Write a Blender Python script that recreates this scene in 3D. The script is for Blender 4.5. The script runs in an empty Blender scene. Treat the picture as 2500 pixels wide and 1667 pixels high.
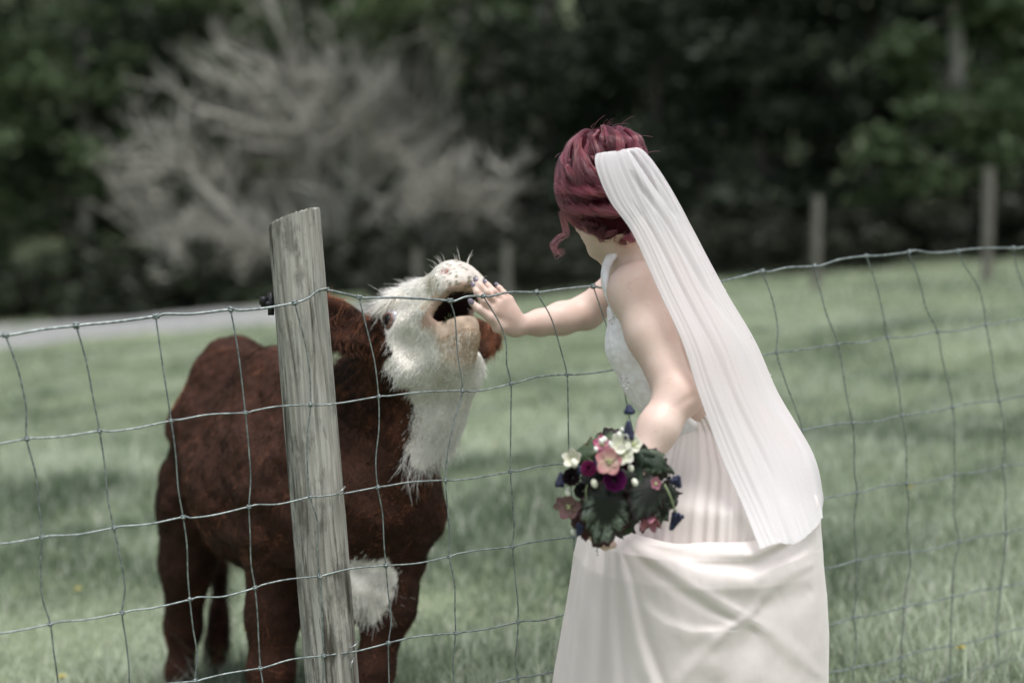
import bpy, math, random
import numpy as np
import openvdb
from mathutils import Vector, Matrix

random.seed(7)
RNG = np.random.default_rng(7)
scene = bpy.context.scene
COL = scene.collection

# ------------------------------------------------------------------ camera
FPX, CU, CV, HORIZON, CAMZ = 3500.0, 1250.0, 833.5, 620.0, 1.30
PITCH = math.atan((CV - HORIZON) / FPX)
cam_d = bpy.data.cameras.new('camera')
cam_d.sensor_width = 36.0
cam_d.lens = 36.0 * FPX / 2500.0
cam_d.clip_start, cam_d.clip_end = 0.05, 1000.0
cam_d.dof.use_dof = True
cam_d.dof.focus_distance = 3.07
cam_d.dof.aperture_fstop = 1.35
cam_d.dof.aperture_blades = 0
cam = bpy.data.objects.new('camera', cam_d)
cam.location = (0, 0, CAMZ)
cam.rotation_euler = (math.pi / 2 - PITCH, 0, 0)
COL.objects.link(cam)
scene.camera = cam

# ------------------------------------------------------------------ world: bright overcast
SUN_EL, SUN_ROT = math.radians(74), math.radians(25)
world = bpy.data.worlds.new('World')
scene.world = world
world.use_nodes = True
wn, wl = world.node_tree.nodes, world.node_tree.links
wn.clear()
wo = wn.new('ShaderNodeOutputWorld')
wb = wn.new('ShaderNodeBackground')
wb.inputs['Strength'].default_value = 0.125
sky = wn.new('ShaderNodeTexSky')
sky.sky_type = 'NISHITA'
sky.sun_disc = False
sky.sun_elevation, sky.sun_rotation = SUN_EL, SUN_ROT
sky.air_density, sky.dust_density, sky.ozone_density = 1.2, 4.0, 1.0
hsv = wn.new('ShaderNodeHueSaturation')          # cloud cover: the blue of the clear sky is mostly gone
hsv.inputs['Saturation'].default_value = 0.42
wl.new(sky.outputs['Color'], hsv.inputs['Color'])
wl.new(hsv.outputs['Color'], wb.inputs['Color'])
wl.new(wb.outputs[0], wo.inputs['Surface'])

sun_d = bpy.data.lights.new('sun', 'SUN')
sun_d.energy = 1.5
sun_d.angle = math.radians(25)
sun_d.color = (1.0, 0.985, 0.965)
sun = bpy.data.objects.new('sun', sun_d)
_sd = Vector((math.sin(SUN_ROT) * math.cos(SUN_EL), math.cos(SUN_ROT) * math.cos(SUN_EL) * -1.0, math.sin(SUN_EL)))
sun.rotation_euler = _sd.to_track_quat('Z', 'Y').to_euler()
COL.objects.link(sun)
sky.sun_rotation = math.atan2(_sd.x, _sd.y)

vs = scene.view_settings
vs.view_transform, vs.look, vs.gamma, vs.use_curve_mapping = 'Standard', 'None', 1.0, False
vs.exposure = 0.68
scene.cycles.use_denoising = True
scene.cycles.max_bounces = 8
scene.cycles.transparent_max_bounces = 16
scene.cycles.sample_clamp_indirect = 4.0

# ------------------------------------------------------------------ helpers
def at(u, v, D):
    """point of the place that lies at depth D (metres along world Y) on the sight line through photo pixel u, v"""
    a, b = (u - CU) / FPX, (CV - v) / FPX
    s, c = math.sin(PITCH), math.cos(PITCH)
    d = np.array((a, c + b * s, b * c - s))
    return d * (D / d[1]) + np.array((0, 0, CAMZ))

def project(P):
    P = np.asarray(P) - np.array((0, 0, CAMZ))
    s, c = math.sin(PITCH), math.cos(PITCH)
    zf = P[..., 1] * c - P[..., 2] * s
    yf = P[..., 1] * s + P[..., 2] * c
    return CU + FPX * P[..., 0] / zf, CV - FPX * yf / zf

def nrm(v):
    v = np.asarray(v, float)
    return v / np.linalg.norm(v)

def nrmN(V):
    return V / np.maximum(np.linalg.norm(V, axis=-1, keepdims=True), 1e-9)

_NT = np.random.default_rng(3).random((32, 32, 32))
def vnoise(p):
    p = np.asarray(p, float)
    i = np.floor(p).astype(int); f = p - i
    f = f * f * (3 - 2 * f)
    r = 0
    for dx in (0, 1):
        for dy in (0, 1):
            for dz in (0, 1):
                w = (f[..., 0] if dx else 1 - f[..., 0]) * (f[..., 1] if dy else 1 - f[..., 1]) * (f[..., 2] if dz else 1 - f[..., 2])
                r = r + w * _NT[(i[..., 0] + dx) % 32, (i[..., 1] + dy) % 32, (i[..., 2] + dz) % 32]
    return r * 2 - 1
def fbm(p, o=4):
    p = np.asarray(p, float); r = 0; a = 0.5
    for k in range(o):
        r = r + a * vnoise(p * (2.03 ** k) + 11.7 * k); a *= 0.5
    return r

def mesh_np(name, verts, quads=None, tris=None, smooth=True):
    verts = np.asarray(verts, np.float32).reshape(-1, 3)
    q = np.zeros((0, 4), np.int32) if quads is None or len(quads) == 0 else np.asarray(quads, np.int32)
    t = np.zeros((0, 3), np.int32) if tris is None or len(tris) == 0 else np.asarray(tris, np.int32)
    me = bpy.data.meshes.new(name)
    me.vertices.add(len(verts)); me.vertices.foreach_set('co', verts.ravel())
    li = np.concatenate([q.ravel(), t.ravel()])
    me.loops.add(len(li)); me.loops.foreach_set('vertex_index', li)
    ls = np.concatenate([np.arange(len(q)) * 4, len(q) * 4 + np.arange(len(t)) * 3]).astype(np.int32)
    me.polygons.add(len(ls)); me.polygons.foreach_set('loop_start', ls)
    if smooth:
        me.polygons.foreach_set('use_smooth', np.ones(len(ls), bool))
    me.update(calc_edges=True)
    return me

def vcol(me, name, cols):
    a = me.attributes.new(name, 'FLOAT_COLOR', 'POINT')
    c = np.ones((len(cols), 4), np.float32); c[:, :3] = cols
    a.data.foreach_set('color', c.ravel())

def link(name, me, mat=None, parent=None, loc=None):
    o = bpy.data.objects.new(name, me)
    COL.objects.link(o)
    if mat is not None and me is not None and len(me.materials) == 0:
        me.materials.append(mat)
    if parent is not None:
        o.parent = parent
        o.matrix_parent_inverse = Matrix.Translation(-Vector(parent.location)) if parent.rotation_euler.to_quaternion().angle < 1e-6 else parent.matrix_basis.inverted()
    if loc is not None:
        o.location = loc
    return o

def tag(o, label=None, cat=None, group=None, kind=None):
    if label: o['label'] = label
    if cat: o['category'] = cat
    if group: o['group'] = group
    if kind: o['kind'] = kind
    return o

def empty(name, loc):
    o = bpy.data.objects.new(name, None)
    o.empty_display_size = 0.1
    o.location = Vector(loc)
    COL.objects.link(o)
    return o

class MB:
    def __init__(s): s.v, s.q, s.t, s.c, s.n = [], [], [], [], 0
    def add(s, verts, quads=None, tris=None, col=None):
        verts = np.asarray(verts, float).reshape(-1, 3)
        if quads is not None and len(quads): s.q.append(np.asarray(quads, int) + s.n)
        if tris is not None and len(tris): s.t.append(np.asarray(tris, int) + s.n)
        s.v.append(verts)
        if col is not None:
            col = np.asarray(col, float)
            s.c.append(np.tile(col, (len(verts), 1)) if col.ndim == 1 else col)
        s.n += len(verts)
        return s
    def tube(s, pts, r, n=8, cap=True, col=None):
        pts = np.asarray(pts, float); m = len(pts)
        r = np.full(m, r, float) if np.isscalar(r) else np.asarray(r, float)
        T = nrmN(np.gradient(pts, axis=0))
        ref = np.array((0, 0, 1.0)) if abs(T[0][2]) < 0.8 else np.array((1.0, 0, 0))
        N = np.zeros_like(pts); N[0] = nrm(np.cross(T[0], ref))
        for i in range(1, m):
            w = N[i - 1] - T[i] * np.dot(N[i - 1], T[i])
            N[i] = nrm(w) if np.linalg.norm(w) > 1e-6 else N[i - 1]
        B = np.cross(T, N)
        a = np.arange(n) * 2 * math.pi / n
        V = pts[:, None] + r[:, None, None] * (np.cos(a)[None, :, None] * N[:, None] + np.sin(a)[None, :, None] * B[:, None])
        i, j = np.meshgrid(np.arange(m - 1), np.arange(n), indexing='ij'); j2 = (j + 1) % n
        Q = np.stack([i * n + j, i * n + j2, (i + 1) * n + j2, (i + 1) * n + j], -1).reshape(-1, 4)
        V = V.reshape(-1, 3); Tt = []
        if cap:
            V = np.concatenate([V, pts[:1], pts[-1:]])
            Tt = [(m * n, (k + 1) % n, k) for k in range(n)] + [(m * n + 1, (m - 1) * n + k, (m - 1) * n + (k + 1) % n) for k in range(n)]
        return s.add(V, Q, Tt, col)
    def grid(s, P, col=None, wrap=False):
        P = np.asarray(P, float); h, w = P.shape[:2]
        i, j = np.meshgrid(np.arange(h - 1), np.arange(w if wrap else w - 1), indexing='ij'); j2 = (j + 1) % w
        Q = np.stack([i * w + j, i * w + j2, (i + 1) * w + j2, (i + 1) * w + j], -1).reshape(-1, 4)
        return s.add(P.reshape(-1, 3), Q, None, col)
    def ball(s, c, r, ax=None, n=10, col=None):
        th = np.linspace(0, math.pi, n // 2 + 2); ph = np.arange(n) * 2 * math.pi / n
        P = np.stack([np.sin(th)[:, None] * np.cos(ph), np.sin(th)[:, None] * np.sin(ph), np.cos(th)[:, None] + 0 * ph], -1) * np.asarray(r, float)
        if ax is not None: P = P @ np.asarray(ax)
        return s.grid(P + np.asarray(c), col, wrap=True)
    def mesh(s, name, smooth=True, colname='tint'):
        me = mesh_np(name, np.concatenate(s.v), np.concatenate(s.q) if s.q else None, np.concatenate(s.t) if s.t else None, smooth)
        if s.c: vcol(me, colname, np.concatenate(s.c))
        return me
    def build(s, name, mat, parent=None, smooth=True):
        return link(name, s.mesh(name, smooth), mat, parent)

def spline(pts, n):
    """Catmull-Rom through pts, n samples"""
    pts = np.asarray(pts, float); m = len(pts)
    P = np.concatenate([2 * pts[:1] - pts[1:2], pts, 2 * pts[-1:] - pts[-2:-1]])
    t = np.linspace(0, m - 1 - 1e-9, n); i = t.astype(int); f = (t - i)[:, None]
    a, b, c, d = P[i], P[i + 1], P[i + 2], P[i + 3]
    return 0.5 * (2 * b + (c - a) * f + (2 * a - 5 * b + 4 * c - d) * f * f + (3 * b - 3 * c + d - a) * f ** 3)

# ---- implicit surfaces for bodies (one continuous skin per body)
class Vox:
    def __init__(s, lo, hi, h):
        s.lo = np.asarray(lo, float); s.h = h
        s.n = np.ceil((np.asarray(hi) - s.lo) / h).astype(int) + 1
        s.a = np.full(s.n, 0.08, np.float32)
    def _sub(s, lo, hi):
        i0 = np.clip(np.floor((np.asarray(lo) - s.lo) / s.h).astype(int), 0, s.n)
        i1 = np.clip(np.ceil((np.asarray(hi) - s.lo) / s.h).astype(int) + 1, 0, s.n)
        ax = [(s.lo[k] + s.h * np.arange(i0[k], i1[k])).astype(np.float32) for k in range(3)]
        return tuple(slice(i0[k], i1[k]) for k in range(3)), ax[0][:, None, None], ax[1][None, :, None], ax[2][None, None, :]
    def add(s, prim, k=0.02, sub=False):
        fn, lo, hi = prim
        pad = k + 2 * s.h + 0.012
        sl, X, Y, Z = s._sub(np.asarray(lo) - pad, np.asarray(hi) + pad)
        a = s.a[sl]
        if a.size == 0: return s
        d = fn(X, Y, Z).astype(np.float32)
        if sub:
            b = -d; h = np.maximum(k - np.abs(a - b), 0) / k
            s.a[sl] = np.maximum(a, b) + h * h * k * 0.25
        else:
            h = np.maximum(k - np.abs(a - d), 0) / k
            s.a[sl] = np.minimum(a, d) - h * h * k * 0.25
        return s
    def mesh_arrays(s):
        g = openvdb.FloatGrid(0.08)
        g.copyFromArray(s.a)
        p, q = g.convertToQuads(0.0)
        return p.astype(float) * s.h + s.lo, q[:, ::-1].astype(np.int32)

def rc(a, b, ra, rb):
    a, b = np.asarray(a, float), np.asarray(b, float); ab = b - a; L2 = float(ab @ ab) + 1e-12
    def fn(X, Y, Z):
        px, py, pz = X - a[0], Y - a[1], Z - a[2]
        t = np.clip((px * ab[0] + py * ab[1] + pz * ab[2]) / L2, 0, 1)
        return np.sqrt((px - t * ab[0]) ** 2 + (py - t * ab[1]) ** 2 + (pz - t * ab[2]) ** 2) - (ra + (rb - ra) * t)
    R = max(ra, rb)
    return fn, np.minimum(a, b) - R, np.maximum(a, b) + R

def el(c, r, ax=None):
    c = np.asarray(c, float); r = np.asarray(r, float); A = np.eye(3) if ax is None else np.asarray(ax, float)
    def fn(X, Y, Z):
        p = (X - c[0], Y - c[1], Z - c[2]); k0 = 0; k1 = 0
        for i in range(3):
            q = p[0] * A[i, 0] + p[1] * A[i, 1] + p[2] * A[i, 2]
            k0 = k0 + (q / r[i]) ** 2; k1 = k1 + (q / r[i] ** 2) ** 2
        k0 = np.sqrt(k0); k1 = np.sqrt(k1) + 1e-9
        return k0 * (k0 - 1) / k1
    e = np.sqrt(((A * r[:, None]) ** 2).sum(0))
    return fn, c - e, c + e

def chain(vx, pts, rad, k):
    for i in range(len(pts) - 1):
        vx.add(rc(pts[i], pts[i + 1], rad[i], rad[i + 1]), k)

def frame(F, Uhint):
    F = nrm(F); L = nrm(np.cross(Uhint, F)); U = np.cross(F, L)
    return F, L, U

# ---- materials
def new_mat(name):
    m = bpy.data.materials.new(name); m.use_nodes = True
    n, l = m.node_tree.nodes, m.node_tree.links
    b = n['Principled BSDF']
    return m, n, l, b

def noise_ramp(n, l, scale, c0, c1, lo=0.35, hi=0.65, detail=5, coord='Object', stretch=None, rough=0.55):
    tc = n.new('ShaderNodeTexCoord'); src = tc.outputs[coord]
    if stretch:
        mp = n.new('ShaderNodeMapping'); mp.inputs['Scale'].default_value = stretch
        l.new(src, mp.inputs['Vector']); src = mp.outputs[0]
    t = n.new('ShaderNodeTexNoise'); t.inputs['Scale'].default_value = scale; t.inputs['Detail'].default_value = detail
    t.inputs['Roughness'].default_value = rough
    l.new(src, t.inputs['Vector'])
    r = n.new('ShaderNodeValToRGB'); r.color_ramp.elements[0].position, r.color_ramp.elements[1].position = lo, hi
    r.color_ramp.elements[0].color = (*c0, 1); r.color_ramp.elements[1].color = (*c1, 1)
    l.new(t.outputs[0], r.inputs[0])
    return r.outputs[0], t.outputs[0]

def add_bump(n, l, b, height, strength=0.3, dist=0.002):
    bp = n.new('ShaderNodeBump'); bp.inputs['Strength'].default_value = strength; bp.inputs['Distance'].default_value = dist
    l.new(height, bp.inputs['Height']); l.new(bp.outputs[0], b.inputs['Normal'])

def simple(name, c0, c1=None, rough=0.6, scale=30, spec=0.4, bump=0.0, bdist=0.001, metal=0, sss=0, lo=0.35, hi=0.65, stretch=None, sheen=0):
    m, n, l, b = new_mat(name)
    b.inputs['Roughness'].default_value = rough; b.inputs['Specular IOR Level'].default_value = spec
    b.inputs['Metallic'].default_value = metal
    c, h = noise_ramp(n, l, scale, c0, c1 or c0, lo, hi, stretch=stretch)
    l.new(c, b.inputs['Base Color'])
    if bump: add_bump(n, l, b, h, bump, bdist)
    if sss:
        b.inputs['Subsurface Weight'].default_value = sss; b.inputs['Subsurface Radius'].default_value = (0.012, 0.005, 0.003); b.inputs['Subsurface Scale'].default_value = 1.0
    if sheen: b.inputs['Sheen Weight'].default_value = sheen
    return m

def attr_mat(name, attr='tint', rough=0.7, spec=0.2, transl=0.0, vary=0.0, vscale=40):
    m, n, l, b = new_mat(name)
    a = n.new('ShaderNodeAttribute'); a.attribute_name = attr
    col = a.outputs['Color']
    if vary:
        c, h = noise_ramp(n, l, vscale, (1 - vary,) * 3, (1 + vary,) * 3)
        mx = n.new('ShaderNodeMixRGB'); mx.blend_type = 'MULTIPLY'; mx.inputs[0].default_value = 1
        l.new(col, mx.inputs[1]); l.new(c, mx.inputs[2]); col = mx.outputs[0]
    l.new(col, b.inputs['Base Color'])
    b.inputs['Roughness'].default_value = rough; b.inputs['Specular IOR Level'].default_value = spec
    if transl:
        tr = n.new('ShaderNodeBsdfTranslucent'); l.new(col, tr.inputs['Color'])
        ms = n.new('ShaderNodeMixShader'); ms.inputs[0].default_value = transl
        o = n['Material Output']
        l.new(b.outputs[0], ms.inputs[1]); l.new(tr.outputs[0], ms.inputs[2]); l.new(ms.outputs[0], o.inputs['Surface'])
    return m

def hair_obj(name, pos, rad, cols, mat, parent):
    """pos (N, k, 3) strands as a hair-curves object; rad (k,) or (N,k); cols (N,3)"""
    N, k = pos.shape[:2]
    hc = bpy.data.hair_curves.new(name)
    hc.add_curves([k] * N)
    hc.attributes['position'].data.foreach_set('vector', np.ascontiguousarray(pos, np.float32).ravel())
    ra = hc.attributes.get('radius') or hc.attributes.new('radius', 'FLOAT', 'POINT')
    rad = np.broadcast_to(np.asarray(rad, np.float32), (N, k))
    ra.data.foreach_set('value', np.ascontiguousarray(rad).ravel())
    c = hc.attributes.new('tint', 'FLOAT_COLOR', 'CURVE')
    cc = np.ones((N, 4), np.float32); cc[:, :3] = cols
    c.data.foreach_set('color', cc.ravel())
    hc.materials.append(mat)
    o = bpy.data.objects.new(name, hc); COL.objects.link(o)
    if parent is not None:
        o.parent = parent; o.matrix_parent_inverse = Matrix.Translation(-Vector(parent.location))
    return o

def surface_samples(V, Q, N, rng, weight=None):
    T = np.concatenate([Q[:, [0, 1, 2]], Q[:, [0, 2, 3]]])
    A, B, C = V[T[:, 0]], V[T[:, 1]], V[T[:, 2]]
    nn = np.cross(B - A, C - A); ar = np.linalg.norm(nn, axis=1)
    w = ar * (weight((A + B + C) / 3) if weight else 1)
    idx = rng.choice(len(T), N, p=w / w.sum())
    r1, r2 = rng.random(N), rng.random(N); s1 = np.sqrt(r1)
    P = A[idx] * (1 - s1)[:, None] + B[idx] * (s1 * (1 - r2))[:, None] + C[idx] * (s1 * r2)[:, None]
    return P, nrmN(nn[idx])

# ------------------------------------------------------------------ terrain
def ground_z(x, y):
    x, y = np.asarray(x, float), np.asarray(y, float)
    xs = 14 * np.tanh(x / 14)
    ys = np.clip(y, -10, 46)
    z = 0.084 * xs + 0.0186 * (ys - 3) - 0.028 * np.clip(-x, 0, 9) * np.clip((y - 8) / 17, 0, 1)
    p = np.stack([x * 0.35, y * 0.35, 0 * x], -1)
    z = z + 0.10 * vnoise(p) * np.clip((y - 4) / 6, 0, 1) + 0.03 * vnoise(p * 4 + 5) * np.clip((y - 2) / 6, 0.2, 1)
    hill = np.clip(y - (44 + 0.25 * np.clip(-x, -20, 20) * 0), 0, 60)
    return z + 0.75 * hill * hill / (hill + 6)
# ------------------------------------------------------------------ ground, road, grass
def build_ground():
    xs = np.concatenate([np.linspace(-220, -26, 30), np.linspace(-25, 25, 180), np.linspace(26, 220, 30)])
    ys = np.concatenate([np.linspace(-60, -1, 16), np.linspace(0, 46, 180), np.linspace(47, 220, 70)])
    X, Y = np.meshgrid(xs, ys)
    P = np.stack([X, Y, ground_z(X, Y)], -1)
    m, n, l, b = new_mat('pasture soil and turf')
    c, h = noise_ramp(n, l, 1.3, (0.09, 0.115, 0.07), (0.20, 0.235, 0.145), 0.3, 0.7, detail=8)
    l.new(c, b.inputs['Base Color']); b.inputs['Roughness'].default_value = 0.95; b.inputs['Specular IOR Level'].default_value = 0.1
    add_bump(n, l, b, h, 0.5, 0.05)
    o = MB().grid(P).build('ground', m)
    tag(o, 'sloping green pasture ground rising to the right', kind='structure')

def build_road():
    # pale gravel yard / track beyond the pasture at the left
    t = np.linspace(0, 1, 60); w = np.linspace(0, 1, 14)
    x = -34 + t * 32.5
    near = 27.0 + 0.05 * (x + 10) + 0.35 * np.sin(x * 0.5); far = 36.0 - 7.0 * np.clip((x + 7.5) / 6, 0, 1) ** 1.3
    Y = near[:, None] + (far - near)[:, None] * w
    X = np.repeat(x[:, None], 14, 1)
    Z = ground_z(X, Y) * 0.25 + 0.75 * ground_z(X, np.full_like(X, 28.0)) + 0.07 + 0.004 * (Y - 27) + 0.06 * np.clip((Y - 29) / 6, 0, 1)
    Z[:, 0] -= 0.5; Z[:, -1] -= 0.5
    Z[-1] -= 0.5
    m = simple('pale gravel', (0.20, 0.205, 0.20), (0.30, 0.305, 0.30), 0.9, 6, 0.2, 0.4, 0.01)
    o = MB().grid(np.stack([X, Y, Z], -1)).build('gravel_road', m)
    tag(o, 'pale grey gravel road beyond the pasture', kind='structure')

def build_grass():
    rng = np.random.default_rng(21)
    def blades(N, dmin, dmax, hmin, hmax, wid, power):
        d = (dmin ** (1 - power) + rng.random(N) * (dmax ** (1 - power) - dmin ** (1 - power))) ** (1 / (1 - power))
        a = (rng.random(N) - 0.5) * 2 * 0.56
        x, y = d * np.sin(a), d * np.cos(a)
        pn = np.stack([x * 0.9, y * 0.9, 0 * x], -1)
        tus = np.clip(fbm(pn * 1.3 + 3, 3) * 2.2, -1, 1)          # tussocks
        patch = 0.75 * fbm(pn * 1.5 + 40, 3) + 0.5 * fbm(pn * 0.45 + 9, 2)
        keep = ~((x < -0.5) & (x < -1.6) & (y > 27.1 + 0.05 * (x + 10)))
        x, y, d, tus, patch = x[keep], y[keep], d[keep], tus[keep], patch[keep]; N = len(x)
        z = ground_z(x, y)
        h = (hmin + (hmax - hmin) * rng.random(N)) * (1 + 0.55 * tus)
        w = wid * (0.6 + 0.8 * rng.random(N)) * np.clip(d / 4.5, 0.8, 9) ** 0.85
        az = rng.random(N) * 2 * math.pi
        side = np.stack([np.cos(az), np.sin(az), 0 * az], -1) * w[:, None]
        lean = np.stack([np.cos(az + 1.3), np.sin(az + 1.3), 0 * az], -1) * (h * (0.2 + 0.8 * rng.random(N)))[:, None]
        up = np.array((0, 0, 1.0))
        b = np.stack([x, y, z - 0.01], -1)
        mid = b + lean * 0.35 + up * (h * 0.6)[:, None]; tip = b + lean + up * (h * 0.95)[:, None]
        V = np.stack([b - side, b + side, mid - side * 0.8, mid + side * 0.8, tip], 1)
        g = rng.random(N)[:, None]; s = np.clip(0.52 + 1.7 * patch + 0.25 * (rng.random(N) - 0.5), 0, 1)[:, None]
        c = (np.array((0.098, 0.145, 0.084)) * (1 - s) + np.array((0.445, 0.51, 0.375)) * s) * (0.7 + 0.6 * g)
        dry_sheen = (rng.random(N) < 0.16)[:, None]  # dry blades; their greyish white also paints in the sheen of reflecting grass
        c = np.where(dry_sheen, np.array((0.46, 0.48, 0.41)), c)
        k = np.arange(N)[:, None] * 5
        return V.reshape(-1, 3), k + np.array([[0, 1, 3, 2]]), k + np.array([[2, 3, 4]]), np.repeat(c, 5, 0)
    mb = MB()
    for args in ((150000, 3.0, 9.0, 0.03, 0.08, 0.0022, 1.2), (110000, 8.0, 40.0, 0.03, 0.09, 0.0024, 1.35), (4500, 3.0, 10.0, 0.10, 0.20, 0.0022, 1.2)):
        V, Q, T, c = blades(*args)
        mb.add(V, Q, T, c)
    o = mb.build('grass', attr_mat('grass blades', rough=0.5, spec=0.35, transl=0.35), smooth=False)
    tag(o, 'short pale green pasture grass with darker tussocks', 'grass', kind='stuff')

def build_dandelions():
    mat = simple('dandelion yellow', (0.52, 0.45, 0.12), (0.62, 0.56, 0.20), 0.7, 60)
    st = simple('dandelion stem', (0.12, 0.18, 0.06), rough=0.7)
    spots = [(2222, 1190, 'right of the person\'s hip, halfway up the fence'), (2345, 1585, 'at the lower right, nearest the hem of the skirt'), (190, 1440, 'beside the calf, behind the wires'),
             (1205, 1085, 'below the calf\'s throat'), (1455, 1043, 'behind the bouquet'), (150, 1655, 'at the lower left end of the pasture')]
    for u, v, where in spots:
        D = 4.0
        for _ in range(60):
            p = at(u, v, D); dz = p[2] - (float(ground_z(p[0], p[1])) + 0.1)
            D += dz * 2.0
            if abs(dz) < 0.004: break
        base = at(u, v, D); base[2] = float(ground_z(base[0], base[1]))
        e = empty('dandelion', base)
        MB().tube([base, base + (0.004, 0, 0.05), base + (0.0, 0.004, 0.1)], 0.0022, 5).build('stem', st, e)
        mb = MB(); c = base + np.array((0, 0.004, 0.103))
        for ring, (k, tilt, r) in enumerate(((14, 0.15, 0.014), (12, 0.6, 0.012), (8, 1.0, 0.008))):
            for i in range(k):
                a = 2 * math.pi * i / k + ring * 0.3
                d = np.array((math.cos(a) * math.cos(tilt), math.sin(a) * math.cos(tilt), math.sin(tilt))); s = np.array((-math.sin(a), math.cos(a), 0)) * 0.003
                mb.add([c - s, c + s, c + d * r + s, c + d * r - s], [(0, 1, 2, 3)])
        mb.build('flower_head', mat, e)
        tag(e, 'small yellow dandelion in the grass ' + where, 'flower', 'dandelions scattered in the pasture')

# ------------------------------------------------------------------ trees
BARK = simple('dark bark', (0.05, 0.045, 0.04), (0.12, 0.11, 0.10), 0.9, 6, 0.1, 0.6, 0.02, stretch=(4, 4, 1))
BARK_PALE = simple('pale grey bark', (0.28, 0.275, 0.24), (0.46, 0.455, 0.405), 0.9, 5, 0.1)
LEAFM = attr_mat('tree leaves', rough=0.55, spec=0.3, transl=0.3)

def leaf_quads(centres, n_each, spread, size, rng, c0, c1, droop=0.0):
    K = len(centres); N = K * n_each
    C = np.repeat(centres, n_each, 0)
    off = rng.normal(size=(N, 3)); off = off / np.linalg.norm(off, axis=1, keepdims=True) * (rng.random(N) ** 0.5)[:, None]
    sp = np.repeat(np.asarray(spread).reshape(-1) if np.ndim(spread) else np.full(K, spread), n_each)
    off = off * sp[:, None] * np.array((1.25, 1.25, 0.6))
    P = C + off; P[:, 2] -= droop * (np.abs(off[:, :2]).sum(1))
    n = nrmN(rng.normal(size=(N, 3)) + np.array((0, 0, 0.7)))
    a = nrmN(np.cross(n, rng.normal(size=(N, 3)))); b = np.cross(n, a)
    s = size * (0.6 + 0.8 * rng.random(N))[:, None]
    V = np.stack([P - a * s, P - b * s * 0.55, P + a * s, P + b * s * 0.55], 1)
    ct = np.repeat(rng.random(K), n_each)
    t = np.clip(0.6 * ct + 0.4 * rng.random(N), 0, 1)[:, None]
    col = np.asarray(c0) * (1 - t) + np.asarray(c1) * t
    return V.reshape(-1, 3), np.arange(N * 4).reshape(-1, 4), np.repeat(col, 4, 0)

def make_tree(name, x, y, H, R, seed, c0, c1, conifer=False, low=0.12, bark=BARK, nclump=90, n_each=110, leaf=0.14, tr=0.16):
    rng = np.random.default_rng(seed)
    z0 = float(ground_z(x, y)) - 0.15
    e = empty(name, (x, y, z0))
    base = np.array((x, y, z0))
    tb = MB()
    ts = np.linspace(0, 1, 9)
    bend = rng.normal(size=2) * 0.35
    tp = base + np.stack([bend[0] * ts ** 2, bend[1] * ts ** 2, H * 0.93 * ts], -1)
    tb.tube(tp, tr * (1 - 0.85 * ts) * (1 + 0.5 * np.exp(-ts * 14)), 9)
    cents, spr = [], []
    for k in range(nclump):
        h = low + (0.97 - low) * rng.random() ** 0.9
        if conifer: rmax = R * (1.05 - h) ** 0.8
        else: rmax = R * max(0.25, math.sin(math.pi * min(1, (h - low * 0.4) / (1.02 - low * 0.4))) ** 0.6)
        a = rng.random() * 2 * math.pi; rr = rmax * rng.random() ** 0.45
        o = np.array((x + bend[0] * h * h, y + bend[1] * h * h, z0 + H * 0.95 * h))
        c = o + np.array((math.cos(a) * rr, math.sin(a) * rr, (-0.25 * rr if conifer else 0.2 * rr) + 0.3 * rng.normal()))
        cents.append(c); spr.append((0.35 + 0.5 * rng.random()) * R / 2.6)
        if k % 2 == 0:
            s = o - np.array((0, 0, 0.35 * rr)); mid = (s + c) / 2 + np.array((0, 0, 0.12 * rr))
            tb.tube(spline([s, mid, c], 6), np.linspace(0.045, 0.012, 6) * (1.2 - 0.7 * h), 5)
    tb.build('trunk', bark, e)
    V, Q, c = leaf_quads(np.array(cents), n_each, np.array(spr), leaf, rng, c0, c1, droop=0.25 if conifer else 0.0)
    MB().add(V, Q, None, c).build('crown', LEAFM, e, smooth=False)
    return e

def make_bare_tree(name, x, y, H, seed, stems, spread, mat, twigs=1.0, maxlvl=4):
    rng = np.random.default_rng(seed)
    z0 = float(ground_z(x, y)) - 0.1
    e = empty(name, (x, y, z0)); tb, fb = MB(), MB()
    def grow(p, d, L, r, lvl):
        n = 5 if lvl < 2 else 4
        pts = [p]; dd = d.copy()
        for i in range(n):
            dd = nrm(dd + rng.normal(size=3) * 0.16 + np.array((0, 0, 0.05)))
            pts.append(pts[-1] + dd * L / n)
        rr = np.linspace(r, r * 0.55, n + 1)
        (tb if lvl < 2 else fb).tube(pts, rr, 7 if lvl < 2 else (4 if lvl < 3 else 3), cap=False)
        if lvl >= maxlvl: return
        m = [5, 6, 7, 7][min(lvl, 3)]
        for i in range(int(m * (twigs if lvl > 1 else 1))):
            t = 0.25 + 0.75 * rng.random(); q = np.array(pts[min(n, int(t * n))])
            nd = nrm(dd * 0.9 + rng.normal(size=3) * 0.62 + np.array((0, 0, 0.15)))
            grow(q, nd, L * (0.5 + 0.25 * rng.random()), max(r * 0.52, 0.008), lvl + 1)
    for k in range(stems):
        a = 2 * math.pi * k / stems + rng.random()
        d = nrm((math.cos(a) * spread, math.sin(a) * spread, 1.0))
        grow(np.array((x, y, z0)) + d * 0.05, d, H * (0.42 + 0.16 * rng.random()), 0.22, 0)
    tb.build('trunk', mat, e); fb.build('branches', mat, e)
    return e

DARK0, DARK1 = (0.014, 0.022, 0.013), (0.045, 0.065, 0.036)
MID0, MID1 = (0.034, 0.056, 0.026), (0.115, 0.165, 0.075)
PALE0, PALE1 = (0.08, 0.125, 0.06), (0.21, 0.27, 0.13)

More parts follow.
